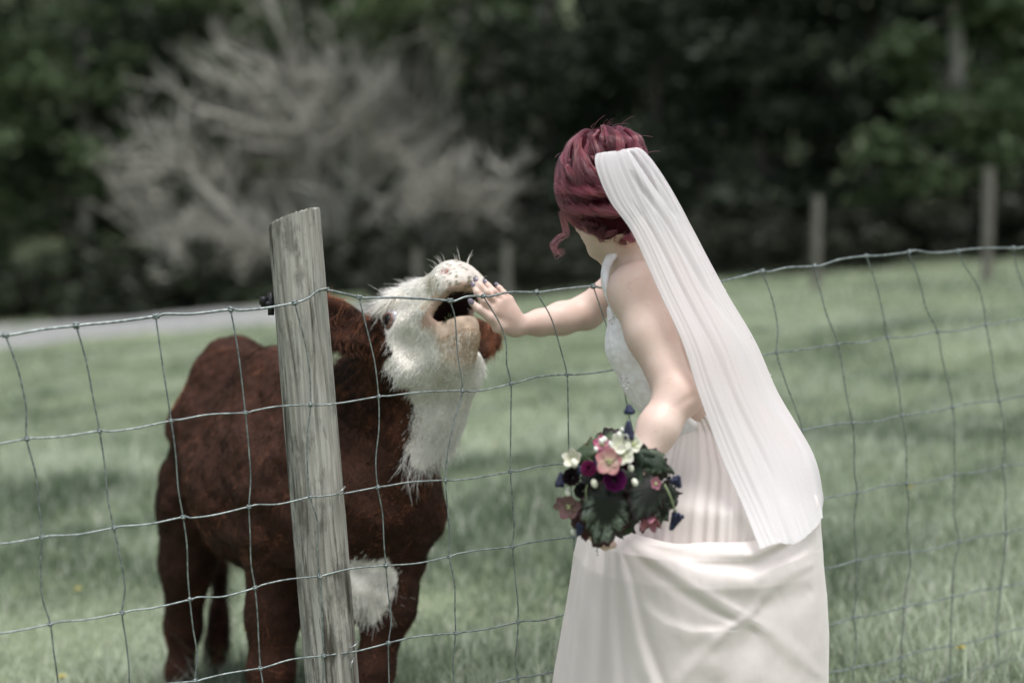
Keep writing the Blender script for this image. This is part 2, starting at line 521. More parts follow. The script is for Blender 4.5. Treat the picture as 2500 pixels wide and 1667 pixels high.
def build_woods():
    def U(u, D): return (u - CU) / FPX * D
    specs = [  # u, D, H, R, seed, palette, conifer, low, label
        (-120, 41, 13, 3.2, 1, 'mid', False, .06, 'dark mid green tree at the left end of the wood'),
        (215, 43, 15, 3.0, 2, 'mid', False, .10, 'tall tree with a pale straight trunk showing at the left of the wood'),
        (470, 44, 14, 3.4, 3, 'mid', False, .05, 'broad leafy tree between the pale trunk and the bare grey tree'),
        (760, 47, 15, 3.6, 4, 'pale', False, .22, 'green leafy tree rising right behind the bare grey tree'),
        (1030, 42, 14, 3.4, 5, 'pale', False, .34, 'lighter fresh green tree above the bare grey branches'),
        (1330, 40, 14, 3.0, 6, 'dark', False, .05, 'dark tree behind the person\'s face'),
        (1600, 37, 13, 2.8, 7, 'dark', True, .03, 'dark conifer directly behind the white veil'),
        (1860, 34, 12, 2.6, 8, 'dark', True, .03, 'dark conifer behind the shorter far fence post'),
        (2130, 33, 13, 2.6, 9, 'dark', False, .05, 'dark tree between the two far fence posts'),
        (2330, 30, 12, 2.2, 10, 'mid', True, .16, 'green drooping branched tree above the taller far fence post'),
        (2600, 31, 12, 2.6, 11, 'dark', False, .04, 'dark tree at the right end of the wood'),
    ]
    pal = dict(dark=(DARK0, DARK1), mid=(MID0, MID1), pale=(PALE0, PALE1))
    for u, D, H, R, sd, p, con, low, lab in specs:
        c0, c1 = pal[p]
        e = make_tree('conifer_tree' if con else 'leafy_tree', U(u, D), D, H, R, sd, c0, c1, con, low, BARK_PALE if sd in (2, 10) else BARK, nclump=110, n_each=100, tr=0.24 if sd in (2, 10) else 0.17)
        tag(e, lab, 'tree', 'trees along the edge of the wood')
    e = make_bare_tree('bare_tree', U(800, 41), 41, 12.0, 31, 7, 0.50, BARK_PALE, 0.55, 4)
    tag(e, 'wide leafless tree with pale grey branches behind the fence post', 'tree')
    e = make_bare_tree('bare_shrub', U(1120, 39.0), 39.0, 5.4, 33, 6, 0.75, BARK_PALE, 0.9, 3)
    tag(e, 'lower bare grey shrub behind the calf\'s nose', 'shrub')
    e = make_bare_tree('bare_shrub', U(520, 39.8), 39.8, 4.8, 35, 6, 0.95, BARK_PALE, 0.9, 3)
    tag(e, 'low bare grey shrub at the foot of the bare tree, by the road', 'shrub')
    # the wooded hillside behind reads as one dark mass
    rng = np.random.default_rng(77)
    K = 1500
    x = (rng.random(K) - 0.5) * 100; y = 43 + 30 * rng.random(K) ** 1.2
    hh = 1.0 + 7.0 * rng.random(K)
    c = np.stack([x, y, ground_z(x, y) + hh], -1)
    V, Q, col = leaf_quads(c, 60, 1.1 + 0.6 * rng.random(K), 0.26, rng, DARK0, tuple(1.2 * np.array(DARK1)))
    mb = MB().add(V, Q, None, col)
    # undergrowth at the wood's edge on the rising side
    K = 420
    x = rng.random(K) * 24 - 3; y = 29 + 8 * rng.random(K) - 0.20 * np.clip(x, 0, 10)
    c = np.stack([x, y, ground_z(x, y) + 0.15 + 1.2 * rng.random(K) ** 1.6], -1)
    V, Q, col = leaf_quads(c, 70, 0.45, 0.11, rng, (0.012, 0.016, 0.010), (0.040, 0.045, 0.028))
    mb.add(V, Q, None, col)
    K = 260
    x = -1 - rng.random(K) * 18; y = 37.5 + 6 * rng.random(K)
    c = np.stack([x, y, ground_z(x, y) + 0.1 + 1.5 * rng.random(K) ** 1.5], -1)
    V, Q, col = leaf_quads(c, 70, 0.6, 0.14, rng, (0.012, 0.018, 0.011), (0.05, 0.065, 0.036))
    mb.add(V, Q, None, col)
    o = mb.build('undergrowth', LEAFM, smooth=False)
    tag(o, 'dark leafy undergrowth filling the shaded wood', 'undergrowth', kind='stuff')

# ------------------------------------------------------------------ posts
def wood_mat(name, c_dark, c_mid, c_light):
    m, n, l, b = new_mat(name)
    a, ha = noise_ramp(n, l, 4.0, c_mid, c_light, 0.34, 0.66, 8, stretch=(6, 6, 0.7), rough=0.65)
    d, hd = noise_ramp(n, l, 8.0, (0, 0, 0), (1, 1, 1), 0.54, 0.62, 8, stretch=(4, 4, 0.28), rough=0.72)
    f, hf = noise_ramp(n, l, 22.0, (0.74, 0.74, 0.74), (1.14, 1.14, 1.14), 0.3, 0.7, 4, stretch=(10, 10, 0.4))
    g, hg = noise_ramp(n, l, 3.2, (0, 0, 0), (1, 1, 1), 0.56, 0.70, 5, stretch=(2.5, 2.5, 0.6))
    mx = n.new('ShaderNodeMixRGB'); mx.inputs[2].default_value = (*c_dark, 1); l.new(d, mx.inputs[0]); l.new(a, mx.inputs[1])
    m2 = n.new('ShaderNodeMixRGB'); m2.blend_type = 'MULTIPLY'; m2.inputs[0].default_value = 1; l.new(mx.outputs[0], m2.inputs[1]); l.new(f, m2.inputs[2])
    m3 = n.new('ShaderNodeMixRGB'); m3.inputs[2].default_value = (0.20, 0.26, 0.23, 1); l.new(m2.outputs[0], m3.inputs[1])
    mm = n.new('ShaderNodeMath'); mm.operation = 'MULTIPLY'; mm.inputs[1].default_value = 0.55; l.new(g, mm.inputs[0]); l.new(mm.outputs[0], m3.inputs[0])
    st, hs = noise_ramp(n, l, 6.0, (0, 0, 0), (1, 1, 1), 0.50, 0.60, 8, stretch=(3, 3, 1.1), rough=0.7)
    m4 = n.new('ShaderNodeMixRGB'); m4.inputs[2].default_value = (0.045, 0.042, 0.032, 1); l.new(m3.outputs[0], m4.inputs[1])
    m5 = n.new('ShaderNodeMath'); m5.operation = 'MULTIPLY'; m5.inputs[1].default_value = 0.55; l.new(st, m5.inputs[0]); l.new(m5.outputs[0], m4.inputs[0])
    l.new(m4.outputs[0], b.inputs['Base Color'])
    b.inputs['Roughness'].default_value = 0.9; b.inputs['Specular IOR Level'].default_value = 0.15
    ad = n.new('ShaderNodeMath'); ad.operation = 'SUBTRACT'; l.new(hf, ad.inputs[0]); l.new(d, ad.inputs[1])
    add_bump(n, l, b, ad.outputs[0], 0.7, 0.0025)
    return m
WOOD = wood_mat('weathered post wood', (0.075, 0.068, 0.055), (0.25, 0.242, 0.208), (0.44, 0.435, 0.39))

def post_mesh(H, R, slant, seed, cracks=True, nu=160, nv=170):
    rng = np.random.default_rng(seed)
    a = np.arange(nu) * 2 * math.pi / nu; t = np.linspace(0, 1, nv)
    A, T = np.meshgrid(a, t)
    n1 = fbm(np.stack([np.cos(A) * 2, np.sin(A) * 2, T * 1.6 + seed], -1), 3)
    n2 = fbm(np.stack([np.cos(A) * 9, np.sin(A) * 9, T * 2.5 + seed], -1), 3)
    r = R * (1.03 - 0.05 * T) + 0.004 * n1 + 0.0022 * n2
    if cracks:
        for k in range(15):
            ca = rng.random() * 2 * math.pi; c0, cl = rng.random() * 0.9, 0.12 + 0.4 * rng.random()
            wob = ca + 0.12 * np.sin(T * 9 + k) + 0.05 * np.sin(T * 31 + k)
            d = np.abs((A - wob + math.pi) % (2 * math.pi) - math.pi)
            env = np.clip(1 - np.abs((T - c0) / cl), 0, 1) ** 0.5
            r = r - 0.010 * env * np.exp(-(d / 0.045) ** 2)
    X, Y = r * np.cos(A), r * np.sin(A)
    Z = H * T + T ** 6 * (slant[0] * X + slant[1] * Y) + 0.004 * np.clip((T - 0.985) / 0.015, 0, 1) * fbm(np.stack([np.cos(A) * 4, np.sin(A) * 4, 0 * A], -1), 3) * 2
    P = np.stack([X, Y, Z], -1)
    mb = MB().grid(P, wrap=True)
    # cut top: rings to the centre
    rings = []
    for f in (0.985, 0.8, 0.5, 0.2, 0.02):
        Q = P[-1] * np.array((f, f, 0)); Q[:, 2] = H + slant[0] * Q[:, 0] + slant[1] * Q[:, 1] + (0.002 if f < .99 else 0) + 0.0012 * np.sin(np.arange(nu) * 5)
        rings.append(Q)
    mb.grid(np.stack([P[-1]] + rings), wrap=True)
    return mb.mesh('post')

def build_post():
    # leaning post: axis through two points of the photo
    top, low = at(719, 535, 3.075), at(806, 1600, 3.075)
    ax = nrm(top - low)
    gz = float(ground_z(low[0], low[1]))
    s = (low[2] - gz + 0.25) / ax[2]
    base = low - ax * s
    H = np.linalg.norm(top - base)
    e = empty('fence_post', base)
    q = Vector((0, 0, 1)).rotation_difference(Vector(ax))
    o = link('shaft', post_mesh(H, 0.0585, (0.30, -0.12), 5), WOOD)
    o.rotation_mode = 'QUATERNION'; o.rotation_quaternion = q
    o.parent = e
    blk = simple('black plastic', (0.012, 0.012, 0.014), rough=0.45)
    gal = simple('staple steel', (0.28, 0.29, 0.28), (0.45, 0.47, 0.46), 0.45, 80, metal=0.8)
    # black insulator clip on the left side of the post
    c = at(657, 742, 3.07)
    mb = MB()
    mb.tube([c + (-0.012, 0, -0.002), c + (-0.012, 0, 0.012), c + (-0.012, 0, 0.016)], [0.009, 0.009, 0.006], 10)
    mb.tube([c + (0.004, 0, -0.024), c + (0.004, 0, 0.024)], 0.007, 10)
    mb.tube([c + (-0.016, 0, 0.0), c + (0.012, 0, 0.0)], 0.0075, 10)
    mb.build('insulator', blk, e)
    for (u, v, tw) in ((788, 706, 0.2), (830, 1200, 0.7), (861, 1577, 0.5), (858, 1622, 1.3)):
        c = at(u, v, 3.012)
        d = np.array((math.cos(tw) * 0.009, 0, math.sin(tw) * 0.009)); bk = np.array((0, 0.03, 0))
        pts = spline([c - d + bk, c - d, c + np.array((0, -0.004, 0)), c + d, c + d + bk], 16)
        MB().tube(pts, 0.0021, 6).build('staple', gal, e)
    tag(e, 'leaning weathered grey wooden fence post in front of the calf', 'fence post')

    spec = [(2415, 640, 410, 21.0, 'taller far wooden post at the right edge of the pasture, before the wood'),
            (1995, 672, 480, 24.0, 'shorter far wooden post to the right of the veil, before the wood'),
            (1238, 770, 598, 27.0, 'faint far wooden post just right of the calf\'s nose'),
            (1018, 790, 610, 29.0, 'faintest far wooden post above the calf\'s forehead')]
    fm = wood_mat('far post wood', (0.07, 0.066, 0.056), (0.15, 0.142, 0.125), (0.26, 0.25, 0.22))
    for u, vb, vt, D, lab in spec:
        t = at(u, vt, D); z0 = float(ground_z(t[0], t[1]))
        o = link('far_post', post_mesh(t[2] - z0 + 0.25, 0.075, (0.05, 0.05), int(D), False, 24, 30), fm, loc=(t[0], t[1], z0 - 0.25))
        tag(o, lab, 'fence post', 'posts of the far fence')

# ------------------------------------------------------------------ woven wire fence
FA, FB = 3.214, 0.505                     # fence line in plan: y = FA + FB * x
def fence_pt(u, v, off=0.0):
    a = (u - CU) / FPX
    y = FA / (1 - FB * a)
    for _ in range(4):
        p = at(u, v, y); y = FA + FB * p[0]
    p = at(u, v, y)
    n = np.array((FB, -1.0, 0)) / math.hypot(FB, 1)
    return p + n * off

def build_fence():
    cols = [   # photo nodes of every stay, top wire downwards
        [(-155, 838), (-115, 1092), (-75, 1335), (-52, 1549)],
        [(13, 818), (65, 1071), (102, 1311), (123, 1523), (145, 1708)],
        [(186, 795), (243, 1052), (278, 1288), (298, 1495.6), (316, 1684)],
        [(380, 772), (418, 1027), (447, 1262), (463.5, 1463), (476, 1662)],
        [(563, 755.6), (599, 1007.4), (608, 1236.5), (622.5, 1434.5), (636, 1630.5)],
        [(719, 739.5), (758, 988), (757.6, 1213), (780, 1406), (790, 1600)],
        [(876, 725.4), (924, 968), (922, 1189), (942, 1380), (948.5, 1569)],
        [(1098.6, 734), (1129, 953.4), (1088, 1172), (1097, 1358), (1112, 1545)],
        [(1180, 723), (1247.5, 937), (1246, 1151), (1252, 1334), (1265, 1518)],
        [(1309, 714), (1384, 914), (1390, 1131), (1401, 1310), (1388, 1497)],
        [(1448, 699), (1520, 900), (1548, 1108), (1552, 1287), (1540, 1470)],
        [(1590, 706), (1650, 888), (1690, 1088), (1700, 1265), (1690, 1443), (1688, 1590)],
        [(1735, 690), (1775, 874), (1828, 1068), (1840, 1245), (1835, 1420), (1830, 1563)],
        [(1860, 662), (1896.4, 860), (1959, 1050), (1972, 1222), (1970, 1394), (1962, 1535), (1958, 1660)],
        [(1988, 650.6), (2045.5, 840), (2081.5, 1032), (2093, 1202), (2092, 1367), (2084, 1507), (2082, 1631)],
        [(2115, 625), (2166.5, 823), (2202, 1014), (2214, 1180), (2221, 1347), (2207, 1482), (2201, 1604)],
        [(2218, 615.5), (2288.6, 809), (2326, 994), (2332, 1159), (2342, 1322), (2326, 1456), (2320, 1576), (2316, 1690)],
        [(2338, 613), (2407.5, 794), (2440, 978), (2449, 1138), (2456, 1301), (2442, 1435), (2435, 1549), (2434, 1657)],
        [(2474.5, 606), (2528, 778), (2556, 960), (2563, 1118), (2568, 1280), (2556, 1414), (2550, 1526), (2548, 1632)],
        [(2590, 600), (2640, 764), (2666, 944), (2672, 1100), (2676, 1258), (2664, 1392), (2660, 1502), (2658, 1608)],
    ]
    gaps = [0.203, 0.203, 0.178, 0.178, 0.152, 0.127, 0.115, 0.10]      # real spacing of the line wires, top down
    NR = 9
    N3 = []
    for c in cols:
        pts = [fence_pt(*q) for q in c]
        x, y = pts[-1][0], pts[-1][1]
        g = float(ground_z(x, y)) + 0.04
        k = len(pts); rem = gaps[k - 1:NR - 1]; tot = sum(rem); z = pts[-1][2]
        sc = (z - g) / tot if tot > 0 else 1
        for gp in rem:
            z -= gp * sc; pts.append(np.array((pts[-1][0], pts[-1][1], z)))
        N3.append(pts)
    e = empty('wire_fence', (-1.2, FA + FB * -1.2, float(ground_z(-1.2, 2.6))))
    m, n, l, b = new_mat('galvanised wire')
    c, h = noise_ramp(n, l, 90, (0.12, 0.14, 0.14), (0.30, 0.345, 0.34), 0.35, 0.65)
    l.new(c, b.inputs['Base Color']); b.inputs['Metallic'].default_value = 0.6; b.inputs['Roughness'].default_value = 0.42
    rng = np.random.default_rng(5)
    nf = np.array((FB, -1.0, 0)) / math.hypot(FB, 1)
    for r in range(NR):
        path = []
        for i in range(len(cols)):
            if i:
                a, bb = N3[i - 1][r], N3[i][r]
                amp = 0.0045 if r else 0.004
                s = rng.choice((-1, 1))
                mid = (a + bb) / 2 + np.array((0, 0, amp * (0.3 + rng.random()) * s)) + nf * rng.normal() * 0.002
                if r == 0 and i == 6:        # the top wire rises to its staple at the post
                    mid = fence_pt(789, 707.5)
                path.append(a * 0.72 + mid * 0.28 + (0, 0, 0.002 * rng.normal()) if not (r == 0 and i == 6) else fence_pt(752, 728))
                path.append(mid)
            path.append(N3[i][r])
        P = spline(path, len(path) * 7)
        # a bulge over the post's face where the wires are stapled on
        MB().tube(P, 0.0026 if r == 0 else 0.0019, 7).build('line_wire', m, e)
    km = MB()
    hx = np.linspace(0, 1, 22)
    km.tube(np.stack([0.0042 * np.cos(hx * 4 * math.pi), 0.0042 * np.sin(hx * 4 * math.pi), (hx - 0.5) * 0.007], -1), 0.0016, 5)
    km.tube(np.stack([(hx - 0.5) * 0.009, 0.0034 * np.cos(hx * 4 * math.pi), 0.0034 * np.sin(hx * 4 * math.pi)], -1), 0.0014, 5)
    kme = km.mesh('knot'); kme.materials.append(m)
    wig = {4: [(925, 820), (955, 1010)]}
    mids = {3: {0: [(399, 905)]}, 4: {0: [(582, 863)]}, 5: {0: [(743, 829), (756, 910)]}, 6: {0: [(903, 833), (916, 893)]},
            7: {0: [(1111, 778), (1117, 863)]}, 8: {0: [(1218, 786), (1235, 833), (1237, 888)]}, 9: {0: [(1345, 775), (1368, 850)]},
            13: {0: [(1886, 732), (1899, 802)]}, 14: {0: [(2005, 718), (2017, 764)]}, 15: {0: [(2138, 690), (2156, 767)]},
            16: {0: [(2245, 687), (2261, 753)]}, 17: {0: [(2359, 655), (2387, 697), (2401, 746)]}}
    for i in range(len(cols)):
        path = []
        for r in range(NR):
            if r:
                a, bb = N3[i][r - 1], N3[i][r]
                mm = mids.get(i, {}).get(r - 1)
                if mm: path += [fence_pt(*q) for q in mm]
                else:
                    s = rng.normal()
                    along = np.array((1, FB, 0)) / math.hypot(1, FB)
                    path.append(a * 0.66 + bb * 0.34 + along * 0.005 * s + nf * 0.002 * rng.normal())
                    path.append(a * 0.3 + bb * 0.7 + along * (0.004 * s + 0.003 * rng.normal()))
            path.append(N3[i][r])
        st = MB().tube(spline(path, len(path) * 7), 0.0017, 6).build('stay_wire', m, e)
        for r in range(NR):
            k = bpy.data.objects.new('knot', kme); COL.objects.link(k)
            k.location = Vector(N3[i][r]); k.rotation_euler = (rng.normal() * 0.3, rng.normal() * 0.3, 0.47 + rng.normal() * 0.3)
            k.scale = (1.25,) * 3 if r == 0 else (1, 1, 1)
            k.parent = st
            k.matrix_parent_inverse = e.matrix_basis.inverted() @ Matrix.Translation(Vector(e.location)) if False else Matrix.Identity(4)
    tag(e, 'sagging galvanised woven wire fence of uneven squares', 'wire fence')
# ------------------------------------------------------------------ calf
def build_calf():
    rng = np.random.default_rng(12)
    F = nrm((0.57, -0.55, 0.61)); L = nrm((0.708, 0.698, -0.101)); L = nrm(L - F * (L @ F)); U = np.cross(F, L)
    AX = np.stack([F, L, U])
    O = at(1029, 806, 3.475)
    def hd(f, l, u): return O + F * f + L * l + U * u
    vx = Vox((-1.25, 3.12, -0.25), (0.08, 4.75, 1.45), 0.0075)
    A = lambda *p, k=0.05: vx.add(*p, k)
    # trunk
    chain(vx, [at(880, 1215, 3.66), at(715, 1175, 3.96), at(590, 1070, 4.22)], [0.195, 0.25, 0.215], 0.08)
    chain(vx, [at(770, 950, 3.80), at(680, 935, 4.0), at(590, 905, 4.22)], [0.09, 0.075, 0.065], 0.10)      # spine
    vx.add(el(at(575, 868, 4.24), (0.06, 0.09, 0.045)), 0.05)                 # tail head
    vx.add(el(at(515, 930, 4.20), (0.05, 0.06, 0.05)), 0.08)                  # hip bone
    vx.add(el(at(700, 895, 4.30), (0.05, 0.06, 0.05)), 0.08)
    vx.add(el(at(865, 1400, 3.60), (0.10, 0.10, 0.12)), 0.08)                 # brisket
    vx.add(el(at(945, 1260, 3.64), (0.10, 0.11, 0.15)), 0.07)                 # left shoulder
    vx.add(el(at(720, 1240, 3.74), (0.13, 0.13, 0.18)), 0.07)                 # right shoulder
    # neck and throat
    chain(vx, [hd(-0.09, 0, -0.02), at(930, 985, 3.62), at(870, 1110, 3.70)], [0.085, 0.125, 0.17], 0.07)
    chain(vx, [hd(0.066, 0, -0.126), at(1108, 900, 3.49), at(1052, 1005, 3.54), at(980, 1105, 3.56), at(930, 1190, 3.57)], [0.048, 0.060, 0.076, 0.082, 0.10], 0.055)
    vx.add(el(at(985, 1115, 3.50), (0.05, 0.035, 0.085)), 0.04)               # dewlap
    # legs
    chain(vx, [at(960, 1290, 3.62), at(948, 1480, 3.60), at(912, 1640, 3.58), at(893, 1790, 3.56), at(880, 1890, 3.56)], [0.092, 0.055, 0.045, 0.033, 0.040], 0.045)
    chain(vx, [at(690, 1320, 3.76), at(668, 1500, 3.74), at(662, 1640, 3.72), at(664, 1760, 3.72), at(664, 1880, 3.72)], [0.108, 0.068, 0.054, 0.037, 0.043], 0.045)
    chain(vx, [at(490, 1190, 4.24), at(455, 1380, 4.28), at(448, 1530, 4.36), at(440, 1640, 4.34), at(436, 1735, 4.32)], [0.132, 0.074, 0.050, 0.034, 0.038], 0.05)
    chain(vx, [at(680, 1200, 4.30), at(668, 1400, 4.34), at(655, 1530, 4.42), at(652, 1640, 4.40), at(650, 1730, 4.38)], [0.125, 0.070, 0.048, 0.034, 0.038], 0.05)
    # tail
    chain(vx, [at(572, 880, 4.34), at(556, 960, 4.46), at(545, 1180, 4.50), at(536, 1400, 4.48), at(534, 1530, 4.48)], [0.032, 0.026, 0.02, 0.018, 0.026], 0.03)
    chain(vx, [at(534, 1490, 4.48), at(530, 1570, 4.48), at(528, 1640, 4.48)], [0.028, 0.036, 0.012], 0.02)
    # head
    E3 = lambda c, r, k=0.03, sub=False: vx.add(el(hd(*c), r, AX), k, sub)
    E3((-0.03, 0, 0.012), (0.115, 0.090, 0.088), 0.05)
    E3((-0.06, 0, 0.055), (0.07, 0.07, 0.058), 0.04)
    vx.add(rc(hd(0.02, 0, 0.028), hd(0.15, 0, 0.026), 0.074, 0.050), 0.04)
    for s in (-1, 1):
        E3((0.002, s * 0.066, 0.052), (0.035, 0.022, 0.022), 0.03)
        E3((-0.045, s * 0.052, -0.05), (0.085, 0.040, 0.072), 0.04)
        E3((0.075, s * 0.047, -0.022), (0.07, 0.026, 0.045), 0.04)
    E3((0.170, 0, 0.010), (0.048, 0.070, 0.053), 0.03)
    E3((0.188, 0, -0.010), (0.034, 0.060, 0.034), 0.02)
    vx.add(rc(hd(-0.05, 0, -0.09), hd(0.09, 0, -0.088), 0.055, 0.040), 0.04)
    E3((0.108, 0, -0.090), (0.046, 0.046, 0.034), 0.035)
    E3((0.134, 0, -0.076), (0.024, 0.041, 0.015), 0.014)                       # lower lip
    for s in (-1, 1):
        vx.add(rc(hd(0.015, s * 0.072, -0.004), hd(0.10, s * 0.058, -0.012), 0.017, 0.012), 0.025)     # facial crest
        E3((-0.050, s * 0.076, -0.062), (0.060, 0.022, 0.052), 0.025)                                   # jaw muscle
        E3((0.078, s * 0.086, 0.024), (0.032, 0.014, 0.014), 0.03, True)                                # hollow before the eye
        E3((0.020, s * 0.085, -0.075), (0.030, 0.020, 0.035), 0.03, True)                               # hollow of the cheek
    # mouth, nostrils, eye sockets
    S3 = lambda c, r, k=0.008: vx.add(el(hd(*c), r, AX), k, True)
    S3((0.165, 0, -0.043), (0.078, 0.085, 0.0185), 0.010)
    S3((0.130, -0.01, -0.043), (0.06, 0.045, 0.021), 0.012)
    for s in (-1, 1):
        S3((0.196, s * 0.056, 0.030), (0.015, 0.012, 0.008))
        S3((0.004, s * 0.098, 0.026), (0.028, 0.018, 0.019), 0.012)
    # ears: cupped leaves
    for s, d, up in ((-1, -L * 0.86 + U * 0.42 - F * 0.06, U), (1, L * 0.96 + F * 0.22 - U * 0.06, U)):
        d = nrm(d); b0 = hd(-0.085, s * 0.072, 0.03)
        c = b0 + d * 0.115
        face = nrm(F * 0.85 - U * 0.45 if s < 0 else F - U * 0.3); face = nrm(face - d * (face @ d)); wdt = np.cross(d, face)
        vx.add(el(c, (0.115, 0.060, 0.020), np.stack([d, wdt, face])), 0.03)
        vx.add(el(c + face * 0.020 + d * 0.004, (0.092, 0.042, 0.016), np.stack([d, wdt, face])), 0.01, True)
    V, Q = vx.mesh_arrays()
    rel = V - O
    hw = np.clip((np.linalg.norm(rel, axis=1) - 0.30) / 0.15, 0, 1)[:, None]
    hw = hw * np.clip((V[:, 2:3] - 0.25) / 0.3, 0.12, 1)
    V = V + hw * np.stack([fbm(V * 11 + 2, 3), fbm(V * 11 + 21, 3), fbm(V * 11 + 51, 3)], -1) * 0.026 + hw * np.stack([vnoise(V * 6 + 2), vnoise(V * 6 + 21), vnoise(V * 6 + 51)], -1) * 0.016
    rel = V - O
    f, l_, u_ = rel @ F, rel @ L, rel @ U
    # Hereford coat: red-brown body, white face, throat, dewlap and brisket
    uu, vv = project(V)
    nz = fbm(V * 28, 3) * 0.02
    def coat(P, jitter=0.0):
        r = P - O; f, l, u = r @ F, r @ L, r @ U
        nz = fbm(P * 30, 3) * 0.022 + jitter
        onhead = (np.linalg.norm(r, axis=-1) < 0.32)
        ear = (np.abs(l) > 0.088) & (f < -0.02) & (u > -0.06)
        wf = onhead & (f + nz > -0.045 + 0.16 * u) & ~ear
        # throat / dewlap stripe along the front of the neck
        th = [at(1110, 905, 3.46), at(1080, 1010, 3.50), at(1024, 1085, 3.50), at(990, 1165, 3.49)]
        tr = [0.112, 0.085, 0.052, 0.026]
        d = np.full(len(P), 9.0)
        for a, b, ra, rb in zip(th[:-1], th[1:], tr[:-1], tr[1:]):
            ab = b - a; t = np.clip(((P - a) @ ab) / (ab @ ab), 0, 1)
            d = np.minimum(d, np.linalg.norm(P - a - t[:, None] * ab, axis=1) - (ra + (rb - ra) * t))
        wt = d + nz < 0.0
        pb = P - at(905, 1465, 3.50); wb = (np.linalg.norm(np.stack([pb[:, 0] / np.clip(1 + 7 * pb[:, 2], 0.3, 1.5), pb[:, 1], pb[:, 2]], -1) / np.array((0.060, 0.13, 0.10)), axis=1) + nz * 14 + np.clip(-pb[:, 2], 0, 1) * 3 < 1.0)
        return (wf | wt | wb), ear, f, l, u
    W, ear, ff, ll, u2 = coat(V)
    brown = np.array((0.040, 0.018, 0.012)); white = np.array((0.76, 0.73, 0.67))
    col = np.where(W[:, None], white, brown)
    nose = (ff > 0.195) & (u2 > -0.03)
    lips = (((ff > 0.10) & (u2 < -0.005) & (u2 > -0.108)) | nose)
    pink = np.where((ff > 0.16)[:, None] & (u2 > -0.02)[:, None], np.array((0.66, 0.60, 0.54)), np.array((0.56, 0.44, 0.34)))
    col = np.where((lips & W)[:, None], pink * (0.9 + 0.3 * fbm(V * 60, 2))[:, None], col)
    kk = np.sqrt(((ff - 0.160) / 0.085) ** 2 + (ll / 0.085) ** 2 + ((u2 + 0.043) / 0.022) ** 2)
    rim = (kk < 1.4) & W & (ff > 0.04)
    col = np.where(rim[:, None], np.array((0.50, 0.36, 0.28)) * (0.9 + 0.4 * fbm(V * 70, 2))[:, None], col)
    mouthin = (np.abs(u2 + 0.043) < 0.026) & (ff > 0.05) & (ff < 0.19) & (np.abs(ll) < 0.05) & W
    col = np.where(mouthin[:, None], np.array((0.022, 0.010, 0.009)), col)  # mouth lining coloured near black, painting in the shade of the deep cavity
    sp = (fbm(V * 380, 2) > 0.24) & (ff > 0.17) & (u2 > -0.05)
    col = np.where((sp & W)[:, None], np.array((0.15, 0.15, 0.10)), col)           # bits of grass and mud on the nose
    nost = np.zeros(len(V), bool)
    for s in (-1, 1):
        nost |= np.linalg.norm((V - hd(0.194, s * 0.054, 0.030)) / 0.012, axis=1) < 1
    col = np.where(nost[:, None], np.array((0.35, 0.14, 0.12)), col)
    hoof = V[:, 2] < ground_z(V[:, 0], V[:, 1]) + 0.07
    col = np.where(hoof[:, None], np.array((0.05, 0.045, 0.04)), col)
    inear = ear & (np.abs(ll) > 0.1)
    gz = at(800, 1800, 3.8)
    e = empty('calf', (at(780, 1800, 3.9)[0], 3.9, float(ground_z(at(780, 1800, 3.9)[0], 3.9))))
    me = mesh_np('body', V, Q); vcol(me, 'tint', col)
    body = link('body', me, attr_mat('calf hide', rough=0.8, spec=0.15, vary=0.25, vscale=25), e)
    # fur
    def bare(P):
        r = P - O; f, u = r @ F, r @ U
        b = ((f > 0.197) & (u > -0.03)) | ((f > 0.135) & (u < -0.0) & (u > -0.07)) | ((f > 0.035) & (np.abs(u + 0.044) < 0.030) & (np.abs(r @ L) < 0.052)) | ((f > 0.105) & (u < -0.06) & (u > -0.10))
        kk = np.sqrt(((f - 0.160) / 0.085) ** 2 + ((r @ L) / 0.085) ** 2 + ((u + 0.043) / 0.022) ** 2)
        b |= (kk < 1.25) & (f > 0.05)
        for s in (-1, 1):
            b |= np.linalg.norm((P - hd(0.004, s * 0.092, 0.028)) / np.array((0.037,) * 3), axis=1) < 1
        return b
    def weight(P):
        r = np.linalg.norm(P - O, axis=1)
        return np.where(r < 0.30, 5.0, 1.0) * np.where(P[:, 2] < 0.02, 0.2, 1)
    P, Nn = surface_samples(V, Q, 170000, rng, weight)
    keep = ~bare(P); P, Nn = P[keep], Nn[keep]
    W, ear, f, l, u = coat(P, 0.006 * rng.normal(size=len(P)))
    n = len(P)
    onhead = np.linalg.norm(P - O, axis=1) < 0.27
    # growth direction: from the nose back over the head, along the body towards tail and ground
    back = nrm(at(590, 1070, 4.22) - at(880, 1215, 3.66))
    flow = np.where(onhead[:, None], -F - 0.35 * U, back * 0.7 + np.array((0, 0, -0.75)))
    swirl = np.stack([fbm(P * 14 + 3, 2), fbm(P * 14 + 31, 2), fbm(P * 14 + 67, 2)], -1) + np.where(onhead, 0.3, 0.75)[:, None] * np.stack([vnoise(P * 75 + 3), vnoise(P * 75 + 31), vnoise(P * 75 + 67)], -1)
    flow = flow + swirl * np.where(onhead, 1.0, 1.7)[:, None]
    flow = flow - Nn * np.sum(flow * Nn, 1, keepdims=True)
    d = nrmN(nrmN(flow) + Nn * (np.where(onhead, 0.38, 0.5) + 0.22 * rng.random(n))[:, None] + rng.normal(size=(n, 3)) * 0.12)
    Ln = np.where(onhead, 0.023, 0.030) * (0.6 + 0.7 * rng.random(n))
    fore = onhead & (u > 0.055) & (f < 0.10)
    Ln = np.where(fore, Ln * 2.1, Ln)
    neckw = W & ~onhead
    Ln = np.where(neckw, Ln * 1.6, Ln)
    muz = onhead & ((f > 0.10) | ((f > 0.07) & (u < -0.06))); Ln = np.where(muz, Ln * 0.42, Ln)
